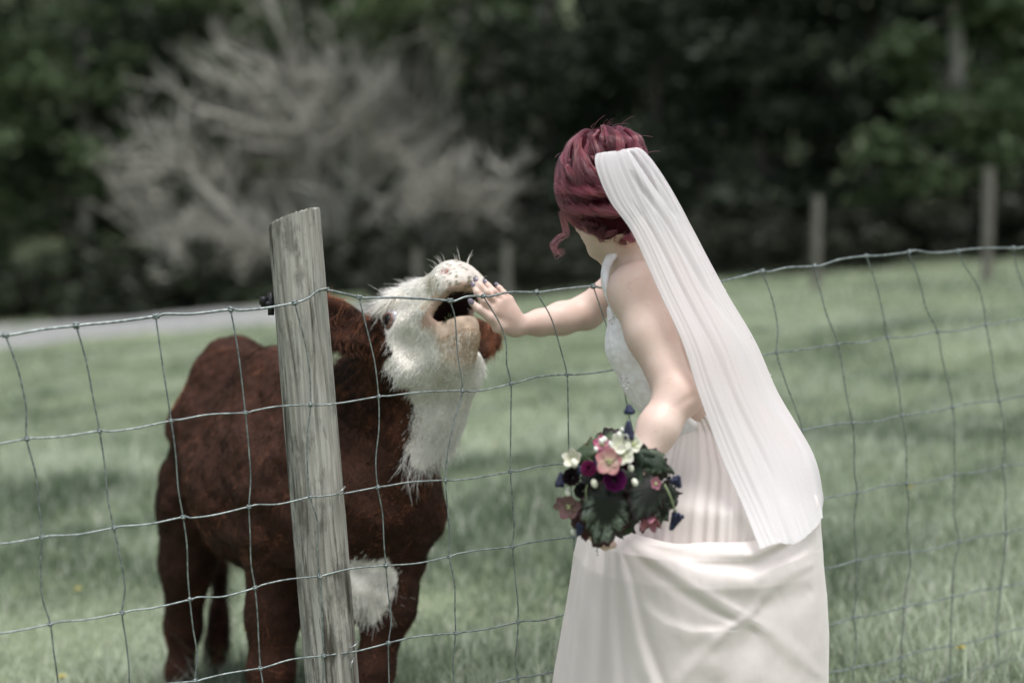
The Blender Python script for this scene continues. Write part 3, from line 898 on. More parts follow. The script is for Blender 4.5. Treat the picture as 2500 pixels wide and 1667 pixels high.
    tail = (P[:, 1] > 4.4) & (np.abs(project(P)[0] - 532) < 70) & (P[:, 2] < 0.50); Ln = np.where(tail, 0.07, Ln)
    d = np.where(fore[:, None], nrmN(d + U * 0.6), d)
    d = np.where(neckw[:, None] | tail[:, None], nrmN(d + np.array((0, 0, -0.8))), d)
    t = np.linspace(0, 1, 4)[None, :, None]
    bendv = np.array((0, 0, -0.25)) + rng.normal(size=(n, 3)) * 0.25
    pos = P[:, None] - Nn[:, None] * 0.002 + d[:, None] * (t * Ln[:, None, None]) + (t ** 2) * (bendv * Ln[:, None])[:, None]
    wv = (0.85 + 0.3 * rng.random(n))[:, None]
    cw = np.array((0.88, 0.865, 0.82)) * wv
    dirt = np.clip(fbm(P * 14 + 5, 3) * 2.2 - 0.1, 0, 0.9)[:, None]
    cw = cw * (1 - dirt * np.array((0.22, 0.27, 0.38)))
    fl = nrmN(flow); al = np.sum(P * (back * 0.7 + np.array((0, 0, -0.7))), 1); cr = P - al[:, None] * nrm(back * 0.7 + np.array((0, 0, -0.7)))
    streak = fbm(cr * 38 + al[:, None] * 5, 3)
    tone = np.clip(0.42 + streak * 0.9 + fbm(P * 5, 3) * 0.9 + vnoise(P * 75 + 3) * 0.35 + 0.35 * (rng.random(n) - 0.5), 0, 1)[:, None]
    cb = (np.array((0.012, 0.0048, 0.0032)) * (1 - tone) + np.array((0.275, 0.108, 0.056)) * tone ** 1.35)
    tan = np.clip((f - 0.075) / 0.03, 0, 1)[:, None] * np.clip((-0.045 - u) / 0.02, 0, 1)[:, None] * onhead[:, None]
    cw = cw * (1 - tan) + np.array((0.60, 0.47, 0.35)) * tan
    cols = np.where(W[:, None], cw, cb)
    hair_obj('fur', pos, np.array((0.00050, 0.00048, 0.00038, 0.0001)), cols, attr_mat('calf fur', rough=0.55, spec=0.25), e)
    # whiskers at the muzzle
    Nw = 60
    a = rng.random(Nw); pw = []
    for k in range(Nw):
        fr = 0.13 + 0.07 * rng.random(); th = rng.uniform(-0.9, 1.6); s = rng.choice((-1, 1))
        b0 = hd(fr, s * 0.058 * math.cos(th), 0.012 + 0.050 * math.sin(th))
        dd = nrm(L * s * math.cos(th) + U * math.sin(th) + F * 0.3 + rng.normal(size=3) * 0.25); ln = 0.02 + 0.03 * rng.random()
        pw.append([b0, b0 + dd * ln * 0.5 + np.array((0, 0, 0.003)), b0 + dd * ln + rng.normal(size=3) * 0.004])
    hair_obj('whiskers', np.array(pw), np.array((0.0005, 0.0004, 0.0001)), np.tile((0.75, 0.72, 0.65), (Nw, 1)), attr_mat('whisker', rough=0.5), e)
    # eyes: ball with dark iris and pale sclera, pink lids
    me_, n_, l_2, b_ = new_mat('calf eye')
    aa = n_.new('ShaderNodeAttribute'); aa.attribute_name = 'tint'; l_2.new(aa.outputs['Color'], b_.inputs['Base Color'])
    b_.inputs['Roughness'].default_value = 0.05; b_.inputs['Coat Weight'].default_value = 0.2
    lid = simple('pink eyelid', (0.30, 0.19, 0.16), (0.16, 0.085, 0.07), 0.5, 80)
    for s in (-1, 1):
        c = hd(0.004, s * 0.074, 0.026)
        gaze = nrm(L * s * 1.0 + F * (-0.34) - U * 0.16)
        mb = MB(); th = np.linspace(0, math.pi, 26); ph = np.arange(28) * 2 * math.pi / 28
        G, S1, S2 = frame(gaze, np.array((0, 0, 1.0)))
        S = np.stack([np.sin(th)[:, None] * np.cos(ph), np.sin(th)[:, None] * np.sin(ph), np.cos(th)[:, None] + 0 * ph], -1)
        Pp = c + 0.0262 * (S[..., :1] * S1 + S[..., 1:2] * S2 + S[..., 2:] * G)
        cc = np.where((th < 0.84)[:, None, None], np.array((0.010, 0.010, 0.014)), np.where((th < 0.92)[:, None, None], np.array((0.05, 0.05, 0.07)), np.array((0.34, 0.33, 0.36)))) * np.ones((1, 28, 1))
        mb.grid(Pp, cc.reshape(-1, 3), wrap=True)
        eye = mb.build('eye', me_, e)
        fwd = nrm(F - G * (F @ G)); upv = np.cross(G, fwd)
        lb = MB()
        for sg in (1, -1):
            tt = np.linspace(-1, 1, 15)
            pts = [c + G * 0.0232 * (1 - 0.30 * x * x) + fwd * 0.027 * x + U * sg * 0.0150 * math.sqrt(max(0, 1 - x * x)) * (1 if sg > 0 else 0.95) for x in tt]
            lb.tube(pts, 0.0052 * (1.05 - 0.5 * np.abs(tt)), 6)
        lb.build('eyelid', lid, eye)
    # bits of chewed grass on the lips
    gm = simple('chewed grass', (0.05, 0.075, 0.025), (0.11, 0.12, 0.05), 0.7, 80)
    gb = MB()
    for k in range(46):
        if rng.random() < 0.6: q = hd(0.118 + 0.022 * rng.random(), rng.uniform(-0.045, 0.03), -0.060 - 0.004 * rng.random())
        else: q = hd(0.19 + 0.025 * rng.random(), rng.uniform(-0.06, 0.04), -0.03 + 0.02 * rng.random())
        dd = nrm(rng.normal(size=3)); gb.tube([q, q + dd * 0.006, q + dd * 0.012 + rng.normal(size=3) * 0.003], 0.0009, 4)
    tag(gb.build('chewed_grass', gm, e), kind='stuff')
    tag(e, 'red brown calf with a white shaggy face, raised chin and open mouth', 'calf')
    return hd
# ------------------------------------------------------------------ bride
def build_bride():
    rng = np.random.default_rng(44)
    HC = at(1477, 472, 3.02)
    Hf = nrm((-0.52, 0.77, -0.37)); Hl = nrm(np.cross((-0.22, 0.22, 0.95), Hf)); Hu = np.cross(Hf, Hl)
    AX = np.stack([Hf, Hl, Hu])
    def hd(f, l, u): return HC + Hf * f + Hl * l + Hu * u
    vx = Vox((-0.13, 2.62, -0.02), (0.86, 3.55, 1.66), 0.0034)
    E3 = lambda c, r, k=0.02, sub=False: vx.add(el(hd(*c), r, AX), k, sub)
    # head
    E3((-0.012, 0, 0.022), (0.098, 0.077, 0.095), 0.02)
    E3((0.030, 0, -0.035), (0.062, 0.058, 0.080), 0.03)
    vx.add(rc(hd(-0.005, 0.040, -0.062), hd(0.062, 0.010, -0.098), 0.026, 0.019), 0.02)
    vx.add(rc(hd(-0.005, -0.040, -0.062), hd(0.062, -0.010, -0.098), 0.026, 0.019), 0.02)
    E3((0.074, 0, -0.100), (0.017, 0.018, 0.014), 0.015)
    vx.add(rc(hd(0.086, 0, 0.004), hd(0.108, 0, -0.034), 0.008, 0.0115), 0.012)      # nose
    for s in (-1, 1):
        E3((0.098, s * 0.011, -0.037), (0.010, 0.008, 0.007), 0.006)
        E3((0.045, s * 0.046, -0.022), (0.028, 0.018, 0.016), 0.02)                    # cheek
        E3((0.083, s * 0.031, 0.010), (0.012, 0.017, 0.009), 0.010, True)              # eye socket
        E3((0.086, s * 0.030, 0.020), (0.008, 0.022, 0.006), 0.010)                    # brow
        E3((-0.010, s * 0.073, -0.012), (0.018, 0.008, 0.030), 0.008)                  # ear
    E3((0.090, 0, -0.062), (0.009, 0.022, 0.0055), 0.006)
    E3((0.089, 0, -0.072), (0.009, 0.019, 0.006), 0.006)
    # neck, shoulders, trunk
    C7 = at(1585, 668, 3.10)
    chain(vx, [hd(-0.025, 0, -0.070), at(1535, 622, 3.06), C7], [0.050, 0.051, 0.058], 0.03)
    SL, SR = at(1552, 712, 2.945), at(1590, 655, 3.265)
    sa = nrm(SR - SL); spine = nrm(at(1715, 985, 3.08) - C7); fr = nrm(np.cross(spine, sa))
    if fr[0] > 0: fr = -fr
    TX = np.stack([sa, spine, fr])
    vx.add(rc(SL, SR, 0.050, 0.050), 0.04)
    vx.add(el(at(1640, 800, 3.10), (0.135, 0.19, 0.098), TX), 0.05)
    vx.add(el(at(1580, 815, 3.07), (0.11, 0.12, 0.06), TX), 0.04)
    for D, u in ((3.02, 1556), (3.17, 1566)):
        vx.add(el(at(u, 845, D), (0.058, 0.060, 0.055)), 0.03)
    chain(vx, [at(1670, 880, 3.09), at(1715, 985, 3.08), at(1800, 1110, 3.08)], [0.105, 0.098, 0.115], 0.06)
    vx.add(el(at(1605, 905, 3.05), (0.07, 0.09, 0.08)), 0.04)
    vx.add(el(at(1815, 1160, 3.06), (0.125, 0.13, 0.12)), 0.05)
    # near arm, bent, down to the skirt it lifts
    EL_, WL = at(1652, 965, 2.835), at(1508, 1215, 2.735)
    chain(vx, [SL, at(1590, 815, 2.895), EL_], [0.055, 0.047, 0.041], 0.03)
    chain(vx, [EL_, at(1607, 1045, 2.80), at(1555, 1140, 2.765), WL], [0.041, 0.039, 0.030, 0.023], 0.02)
    vx.add(el(at(1678, 972, 2.835), (0.030, 0.028, 0.030)), 0.02)                        # elbow
    vx.add(rc(at(1712, 958, 2.80), at(1655, 992, 2.772), 0.004, 0.003), 0.012, True)      # crease
    # near hand closed on the stems and the gathered cloth
    pc = at(1478, 1262, 2.715)
    hdir = nrm(at(1455, 1300, 2.71) - WL)
    vx.add(rc(WL, pc, 0.024, 0.029), 0.02); vx.add(el(pc, (0.034, 0.022, 0.040)), 0.02)
    for i, (du, dv) in enumerate(((-42, 12), (-38, 30), (-30, 46), (-20, 60))):
        a = pc + np.array((-0.012 + 0.002 * i, 0.004, 0.012 - 0.014 * i)); q = at(1478 + du, 1262 + dv, 2.695); r_ = at(1478 + du + 20, 1262 + dv + 10, 2.668); w_ = at(1478 + du + 40, 1262 + dv + 8, 2.678)
        chain(vx, [a, q, r_, w_], [0.0095, 0.009, 0.0082, 0.007], 0.006)
    chain(vx, [pc + np.array((0.01, -0.012, 0.012)), at(1480, 1250, 2.675), at(1455, 1270, 2.665)], [0.012, 0.0105, 0.0085], 0.008)
    # far arm over the fence to the calf's mouth
    ER, WR = at(1432, 762, 3.425), at(1268, 794, 3.305)
    chain(vx, [SR, at(1520, 690, 3.40), ER], [0.046, 0.041, 0.040], 0.02)
    chain(vx, [ER, at(1370, 778, 3.385), at(1318, 788, 3.345), WR], [0.040, 0.038, 0.030, 0.0225], 0.015)
    # open far hand, back of the hand towards us
    PC = at(1236, 772, 3.290)
    heel, kn_i, kn_m, kn_r, kn_p = at(1256, 796, 3.298), at(1207, 762, 3.262), at(1214, 744, 3.266), at(1228, 734, 3.276), at(1243, 732, 3.290)
    for kn, r_ in ((kn_i, 0.0135), (kn_m, 0.0135), (kn_r, 0.0125), (kn_p, 0.0115)):
        vx.add(rc(WR * 0.55 + heel * 0.45, kn, 0.0185, r_), 0.014)
    vx.add(el(PC, (0.026, 0.014, 0.026)), 0.015)
    vx.add(rc(at(1250, 802, 3.296), at(1217, 796, 3.270), 0.017, 0.0165), 0.012)
    fingers = [
        ([kn_i, at(1181, 735, 3.246), at(1164, 713, 3.248), at(1156, 697, 3.256)], (0.0098, 0.0090, 0.0083, 0.0070)),
        ([kn_m, at(1189, 714, 3.250), at(1172, 697, 3.254), at(1163, 685, 3.262)], (0.0100, 0.0092, 0.0085, 0.0070)),
        ([kn_r, at(1206, 712, 3.262), at(1193, 699, 3.268), at(1186, 690, 3.276)], (0.0095, 0.0088, 0.0080, 0.0068)),
        ([kn_p, at(1230, 715, 3.280), at(1220, 704, 3.285), at(1214, 697, 3.292)], (0.0085, 0.0078, 0.0072, 0.0060)),
        ([at(1222, 798, 3.272), at(1196, 775, 3.252), at(1170, 755, 3.244), at(1151, 738, 3.246)], (0.0150, 0.0118, 0.0105, 0.0082)),
    ]
    for pts, rad in fingers:
        chain(vx, pts, np.array(rad) * 0.90, 0.004)
    # legs
    for s, (x0, x1, D) in ((0, (1800, 1740, 3.00)), (1, (1850, 1800, 3.16))):
        g = at(x1, 2050, D); gz = float(ground_z(g[0], g[1]))
        an = np.array((g[0], g[1], gz + 0.075)); kn = (at(x0, 1230, D) + an) / 2 + np.array((-0.03, 0, 0.02))
        chain(vx, [at(x0, 1230, D), kn, an + np.array((0.01, 0, 0.16)), an], [0.085, 0.055, 0.047, 0.033], 0.03)
        vx.add(rc(an + (0.02, 0, -0.035), an + (-0.13, 0.02, -0.05), 0.032, 0.024), 0.03)
    V, Q = vx.mesh_arrays()
    base = at(1770, 2050, 3.08); base[2] = float(ground_z(base[0], base[1]))
    e = empty('person', base)
    # skin with slight redness at joints
    m, n, l, b = new_mat('skin')
    c, h = noise_ramp(n, l, 9, (0.61, 0.435, 0.365), (0.71, 0.56, 0.485), 0.3, 0.7, 6)
    fr_, fh_ = noise_ramp(n, l, 95, (1, 1, 1), (0.86, 0.74, 0.66), 0.60, 0.74, 3)
    mxs = n.new('ShaderNodeMixRGB'); mxs.blend_type = 'MULTIPLY'; mxs.inputs[0].default_value = 0.55; l.new(c, mxs.inputs[1]); l.new(fr_, mxs.inputs[2])
    l.new(mxs.outputs[0], b.inputs['Base Color']); b.inputs['Roughness'].default_value = 0.48; b.inputs['Specular IOR Level'].default_value = 0.4
    b.inputs['Subsurface Weight'].default_value = 0.25; b.inputs['Subsurface Radius'].default_value = (0.014, 0.005, 0.003); b.inputs['Subsurface Scale'].default_value = 0.7
    t = n.new('ShaderNodeTexNoise'); t.inputs['Scale'].default_value = 320; add_bump(n, l, b, t.outputs[0], 0.12, 0.0006)
    link('body', mesh_np('body', V, Q), m, e)
    # eyes and lips
    ew = simple('eye white', (0.7, 0.68, 0.66), rough=0.1); lipm = simple('lips', (0.45, 0.16, 0.15), rough=0.4)
    for s in (-1, 1):
        MB().ball(hd(0.077, s * 0.030, 0.008), 0.0115).build('eye', ew, e)
    nail = simple('dusky mauve nail polish', (0.13, 0.115, 0.15), (0.17, 0.15, 0.19), 0.2, 20, 0.6)
    for pts, rad in fingers:
        tip, prev = np.asarray(pts[-1]), np.asarray(pts[-2])
        d = nrm(tip - prev); view = nrm(-tip + np.array((0.15, -0.5, CAMZ + 0.4))); nn = nrm(view - d * (view @ d)); w = np.cross(d, nn)
        MB().ball(tip + nn * rad[-1] * 0.80 + d * 0.001, (0.0078 * rad[-1] / 0.007, 0.0056 * rad[-1] / 0.007, 0.0018), np.stack([d, w, nn]), 12).build('fingernail', nail, e)
    # ---------------- hair: cap, strands swept to a low bun, loose curls
    hv = Vox(HC - 0.22, HC + 0.22, 0.004)
    hv.add(el(hd(-0.020, 0, 0.030), (0.104, 0.086, 0.102), AX), 0.02)
    hv.add(el(hd(-0.060, 0.01, -0.025), (0.060, 0.075, 0.085), AX), 0.04)
    hv.add(el(at(1512, 548, 2.995), (0.050, 0.042, 0.046)), 0.03)
    hv.add(el(at(1440, 518, 3.005), (0.046, 0.040, 0.034)), 0.03)
    hv.add(el(at(1478, 546, 2.972), (0.044, 0.030, 0.030)), 0.02)
    hv.add(el(hd(0.10, 0, -0.045), (0.085, 0.110, 0.085), AX), 0.03, True)               # the face stays free
    hv.add(el(hd(0.075, 0.06, -0.105), (0.060, 0.050, 0.050), AX), 0.02, True)
    HV, HQ = hv.mesh_arrays()
    def under_veil(P, k):
        uu, vv = project(P)
        eu = np.interp(vv, [355, 378, 420, 490, 570, 640], [1450, 1456, 1460, 1490, 1545, 1580])
        w = np.clip((uu - eu + 6) / 40, 0, 1) * np.clip((vv - 335) / 40, 0, 1)
        return HC + (P - HC) * (1 - k * w[..., None])
    HV = under_veil(HV, 0.16)
    m, n, l, b = new_mat('burgundy hair cap')
    b.inputs['Base Color'].default_value = (0.034, 0.006, 0.010, 1); b.inputs['Roughness'].default_value = 0.9; b.inputs['Specular IOR Level'].default_value = 0.05
    hair = link('hair', mesh_np('hair', HV, HQ), m, e)
    nl, ns, k = 520, 34, 14
    rings = []
    cen = np.array((-0.02, 0, 0.02)); rad3 = np.array((0.110, 0.091, 0.107))
    bun = nrm(AX @ (at(1515, 552, 2.955) - HC) - np.array((-0.02, 0, 0.02)))
    P_all, C_all = [], []
    def onhead(dirs, off):
        p = cen + dirs * (rad3 + off[..., None])
        low = np.clip((-p[..., 0] - 0.02) / 0.08, 0, 1) * np.clip((0.03 - p[..., 2]) / 0.06, 0, 1)
        return p + low[..., None] * np.array((-0.012, 0, -0.012))
    for i in range(nl):
        # roots: along the front hairline and over the crown
        if i < 250:
            a = rng.uniform(-1, 1); hl = nrm((0.80 - 0.55 * abs(a) ** 1.5, 1.05 * a, 0.62 - 0.95 * abs(a) ** 1.8))
        else:
            hl = nrm(rng.normal(size=3)); hl[2] = abs(hl[2]) * 0.9 - 0.15; hl = nrm(hl)
            if hl[0] > 0.55 and hl[2] < 0.35: hl = nrm((0.2, hl[1], hl[2]))
        end = nrm(bun + rng.normal(size=3) * 0.20)
        side = nrm(np.cross(hl, end))
        om = math.acos(np.clip(hl @ end, -1, 1)); tt = np.linspace(0, 1, k)
        arc = (np.sin((1 - tt) * om)[:, None] * hl + np.sin(tt * om)[:, None] * end) / max(math.sin(om), 1e-3)
        sway = rng.normal() * 0.16
        arc = nrmN(arc + side * (np.sin(tt * math.pi) * sway)[:, None] + np.array((0, 0, 1)) * (np.sin(tt * math.pi) * 0.14)[:, None])
        loff = rng.uniform(-0.005, 0.009) + 0.004 * np.sin(tt * 7 + rng.random() * 6)
        wid = rng.uniform(0.003, 0.008)
        ph = rng.random() * 6
        tone = rng.random()
        for s in range(ns):
            q = rng.normal(size=2) * 0.5
            ca, sa2 = np.cos(tt * 3.0 + ph), np.sin(tt * 3.0 + ph)
            ox = (q[0] * ca - q[1] * sa2) * wid * (0.5 + np.sin(tt * math.pi)); orr = (q[0] * sa2 + q[1] * ca) * wid * (0.4 + 0.8 * np.sin(tt * math.pi))
            dd = nrmN(arc + side * (ox / 0.1)[:, None])
            p = onhead(dd, loff + orr * 0.7)
            P_all.append(HC + p @ AX); C_all.append(tone + 0.25 * rng.normal())
    # rolled coils of the bun at the nape
    for i in range(96):
        tq = rng.random() ** 0.8; c0 = AX @ (at(1428 + 114 * tq, 516 + 48 * tq + 18 * np.clip(rng.normal(), -1.4, 1.4), 2.964 - 0.016 * tq + 0.008 * rng.normal()) - HC); R = rng.uniform(0.010, 0.024); axd = nrm((0.5, rng.normal(), rng.normal())); u1 = nrm(np.cross(axd, (0.3, 0.2, 0.9))); u2 = np.cross(axd, u1)
        a0, sw = rng.random() * 6, rng.uniform(2.5, 4.5); tone = rng.random()
        for s in range(26):
            q = rng.normal(size=2) * 0.0035; tt = np.linspace(0, 1, k); aa = a0 + tt * sw
            p = c0 + ((R + q[0]) * np.cos(aa))[:, None] * u1 + ((R + q[0]) * np.sin(aa))[:, None] * u2 + axd * (q[1] + 0.02 * (tt[:, None] - 0.5))
            P_all.append(HC + p @ AX); C_all.append(tone * 0.7 + 0.2 * rng.normal())
    # a twisted rope of hair running from the temple above the nape
    for rope in range(2):
        st = np.array(((0.035, 0.080, 0.030), (-0.03, 0.098, -0.004), (-0.085, 0.088, -0.030), (-0.12, 0.05, -0.045))) + (0, 0, -0.040 * rope)
        cpts = spline(st, k)
        for strand in range(3):
            tone = 0.4 + 0.5 * rng.random()
            for s in range(70):
                q = rng.normal(size=3) * 0.0035; tt = np.linspace(0, 1, k); aa = tt * 13 + strand * 2.09
                p = cpts + q + 0.009 * np.stack([0.3 * np.cos(aa), np.sin(aa), np.cos(aa)], -1)
                P_all.append(HC + p @ AX); C_all.append(tone + 0.2 * rng.normal())
    # fly-aways and the curl beside the cheek
    for i in range(70):
        hl = nrm((rng.uniform(-0.9, 0.6), rng.uniform(-0.5, 1.0), rng.uniform(-0.2, 1))); p0 = onhead(hl, np.array(0.004)); d = nrm(hl * 0.7 + rng.normal(size=3) * 0.6)
        tt = np.linspace(0, 1, k)[:, None]; P_all.append(HC + (p0 + d * tt * rng.uniform(0.015, 0.045) + np.array((-0.02, 0, -0.02)) * tt ** 2) @ AX); C_all.append(0.6)
    for i in range(18):
        tt = np.linspace(0, 1, k); j = rng.normal(size=2) * 0.06
        uu_ = np.interp(tt, [0, .25, .5, .7, .85, 1], [1372, 1384, 1366, 1350, 1362, 1374]) + j[0] * 60
        vv_ = np.interp(tt, [0, .25, .5, .7, .85, 1], [520, 572, 580, 600, 622, 612]) + j[1] * 60
        P_all.append(np.array([at(a_, b_, 3.03 + 0.01 * rng.normal()) for a_, b_ in zip(uu_, vv_)])); C_all.append(0.9)
    P_all = np.array(P_all)
    # the hair lies flat under the veil
    P_all = under_veil(P_all, 0.15)
    tone = np.clip(np.array(C_all), 0, 1)[:, None]
    cols = np.array((0.010, 0.0025, 0.004)) * (1 - tone) + np.array((0.115, 0.019, 0.031)) * tone ** 1.3
    copper = (rng.random(len(tone)) < 0.12)[:, None]
    cols = np.where(copper, np.array((0.17, 0.045, 0.035)), cols)
    hm, hn, hl2, hb = new_mat('burgundy hair')
    aa = hn.new('ShaderNodeAttribute'); aa.attribute_name = 'tint'
    hn.remove(hb); hb = hn.new('ShaderNodeBsdfHairPrincipled'); hb.parametrization = 'COLOR'
    hl2.new(aa.outputs['Color'], hb.inputs['Color']); hb.inputs['Roughness'].default_value = 0.28; hb.inputs['Radial Roughness'].default_value = 0.5
    hb.inputs['Coat'].default_value = 0.3
    hl2.new(hb.outputs[0], hn['Material Output'].inputs['Surface'])
    hair_obj('hair_strands', P_all, np.linspace(0.00042, 0.0003, k), cols, hm, e)
    # ---------------- lace bodice
    bv = Vox((0.1, 2.80, 0.70), (0.75, 3.45, 1.40), 0.0045)
    G = 0.007
    bv.add(el(at(1640, 800, 3.10), (0.135 + G, 0.19 + G, 0.098 + G), TX), 0.05)
    bv.add(el(at(1578, 815, 3.07), (0.11 + G, 0.12 + G, 0.06 + G), TX), 0.04)
    for D, u in ((3.02, 1552), (3.17, 1562)):
        bv.add(el(at(u, 845, D), (0.058 + G, 0.060 + G, 0.055 + G)), 0.03)
    chain(bv, [at(1670, 880, 3.09), at(1715, 985, 3.08), at(1790, 1095, 3.08)], [0.105 + G, 0.098 + G, 0.112 + G], 0.06)
    bv.add(el(at(1603, 905, 3.05), (0.07 + G, 0.09 + G, 0.08 + G)), 0.04)
    def cut(plane_p, plane_n, k=0.008):        # remove the half space plane_n points into
        pn = nrm(plane_n)
        bv.add((lambda X, Y, Z: -((X - plane_p[0]) * pn[0] + (Y - plane_p[1]) * pn[1] + (Z - plane_p[2]) * pn[2]), np.array((0, 2.7, 0.6)), np.array((0.8, 3.5, 1.5))), k, True)
    bv.add(el(at(1725, 770, 3.02), (0.17, 0.155, 0.30), TX[[0, 2, 1]]), 0.02, True)      # open back
    cut(at(1560, 735, 3.05), -spine - fr * 0.25)                                          # neckline
    BV, BQ = bv.mesh_arrays()
    m, n, l, b = new_mat('white lace')
    tc = n.new('ShaderNodeTexCoord'); vo = n.new('ShaderNodeTexVoronoi'); vo.inputs['Scale'].default_value = 75; vo.feature = 'SMOOTH_F1'; l.new(tc.outputs['Object'], vo.inputs['Vector'])
    ra = n.new('ShaderNodeValToRGB'); ra.color_ramp.elements[0].color = (0.92, 0.91, 0.92, 1); ra.color_ramp.elements[1].color = (0.80, 0.76, 0.76, 1); ra.color_ramp.elements[0].position = 0.25; ra.color_ramp.elements[1].position = 0.75
    l.new(vo.outputs[0], ra.inputs[0]); l.new(ra.outputs[0], b.inputs['Base Color']); b.inputs['Roughness'].default_value = 0.8
    add_bump(n, l, b, vo.outputs[0], 0.9, 0.003)
    lace = m
    link('bodice', mesh_np('bodice', BV, BQ), lace, e)
    # lace band round the neck opening and over the shoulder
    sv = Vox(at(1440, 740, 2.80), at(1660, 560, 3.35), 0.003) if False else None
    sb = MB()
    path = spline([at(1500, 770, 2.975), at(1478, 715, 2.965), at(1474, 668, 2.975), at(1488, 626, 2.995), at(1520, 606, 3.005), at(1560, 602, 3.010), at(1600, 615, 3.03)], 40)
    wdir = nrm((0.55, -0.55, -0.45))
    rows = []
    for i, p in enumerate(path):
        w = 0.026 * (0.6 + 0.4 * math.sin(math.pi * min(1, i / 39 * 1.1 + 0.1)))
        rows.append([p + wdir * w * (t - 0.35) + np.array((0, -0.008 * math.sin(math.pi * t), 0.0012 * math.sin(i * 2.1))) for t in np.linspace(0, 1, 7)])
    sb.grid(np.array(rows))
    so = sb.build('lace_strap', lace, e); so.modifiers.new('thick', 'SOLIDIFY').thickness = 0.003
    # scalloped lace flowers on the bodice edge
    lb = MB()
    for i in range(60):
        t = rng.random(); u0 = np.interp(t, [0, .3, .7, 1], [1492, 1502, 1520, 1548]) + rng.uniform(0, 34); v0 = np.interp(t, [0, .3, .7, 1], [770, 840, 915, 960]) + rng.normal() * 8
        c = at(u0, v0, 2.985 + 0.02 * rng.random()); R = 0.0045 + 0.003 * rng.random()
        for pe in range(5):
            a = pe * 1.2566 + rng.random(); lb.ball(c + np.array((math.cos(a) * R, -0.002, math.sin(a) * R)), (R * 0.5, 0.0012, R * 0.5), None, 6)
    tag(lb.build('lace_applique', lace, e), kind='stuff')
    build_skirt(e, rng)
    build_veil(e, rng)
    tag(e, 'person in blush wedding dress and long white veil leaning over the fence', 'person')

def seg_profile(u, v, pts):
    """distance in photo pixels, signed side, and position along a polyline"""
    best = np.full(u.shape, 1e9); side = np.zeros(u.shape); al = np.zeros(u.shape)
    tot = sum(math.dist(a, b) for a, b in zip(pts[:-1], pts[1:])); run = 0
    for a, b in zip(pts[:-1], pts[1:]):
        dx, dy = b[0] - a[0], b[1] - a[1]; L = math.hypot(dx, dy)
        t = np.clip(((u - a[0]) * dx + (v - a[1]) * dy) / (L * L), 0, 1)
        d = np.hypot(u - a[0] - t * dx, v - a[1] - t * dy)
        s = np.sign((u - a[0]) * dy - (v - a[1]) * dx)
        w = d < best
        best = np.where(w, d, best); side = np.where(w, s, side); al = np.where(w, (run + t * L) / tot, al); run += L
    return best, side, al

def fabric(name, c, tint, transl=0.25, trans=0.0):
    m, n, l, b = new_mat(name)
    b.inputs['Base Color'].default_value = (*c, 1); b.inputs['Roughness'].default_value = 0.75; b.inputs['Specular IOR Level'].default_value = 0.2
    b.inputs['Sheen Weight'].default_value = 0.25; b.inputs['Sheen Roughness'].default_value = 0.4
    tc = n.new('ShaderNodeTexCoord'); t = n.new('ShaderNodeTexNoise'); t.inputs['Scale'].default_value = 60; t.inputs['Detail'].default_value = 6
    l.new(tc.outputs['Object'], t.inputs['Vector']); add_bump(n, l, b, t.outputs[0], 0.10, 0.002)
    tr = n.new('ShaderNodeBsdfTranslucent'); tr.inputs['Color'].default_value = (*tint, 1)
    ms = n.new('ShaderNodeMixShader'); ms.inputs[0].default_value = transl
    l.new(b.outputs[0], ms.inputs[1]); l.new(tr.outputs[0], ms.inputs[2]); out = ms.outputs[0]
    if trans:
        tp = n.new('ShaderNodeBsdfTransparent'); m2 = n.new('ShaderNodeMixShader'); m2.inputs[0].default_value = trans
        l.new(out, m2.inputs[1]); l.new(tp.outputs[0], m2.inputs[2]); out = m2.outputs[0]
    l.new(out, n['Material Output'].inputs['Surface'])
    return m

def loft(rows, nth, nrow, exps=2.0):
    """rows: (v, uL, uR, Dc, bfront, bback) -> rings (nrow, nth, 3), theta 0 = right, pi/2 = back, 3pi/2 = front"""
    R = np.array(rows, float); t0 = np.arange(len(R)); t = np.linspace(0, len(R) - 1, nrow)
    I = np.stack([np.interp(t, t0, R[:, k]) for k in range(6)], -1)
    for _ in range(6):
        I[1:-1] = 0.25 * I[:-2] + 0.5 * I[1:-1] + 0.25 * I[2:]
    th = np.arange(nth) * 2 * math.pi / nth
    P = np.zeros((nrow, nth, 3))
    for i in range(nrow):
        v, uL, uR, D, bf, bb = I[i]
        a, b = at(uL, v, D), at(uR, v, D); c = (a + b) / 2; hw = (b[0] - a[0]) / 2
        cs, sn = np.cos(th), np.sin(th)
        cs, sn = np.sign(cs) * np.abs(cs) ** (2 / exps), np.sign(sn) * np.abs(sn) ** (2 / exps)
        P[i] = np.stack([c[0] + hw * cs, c[1] + np.where(sn > 0, bb, bf) * sn, c[2] + 0 * cs], -1)
    return P, I, th

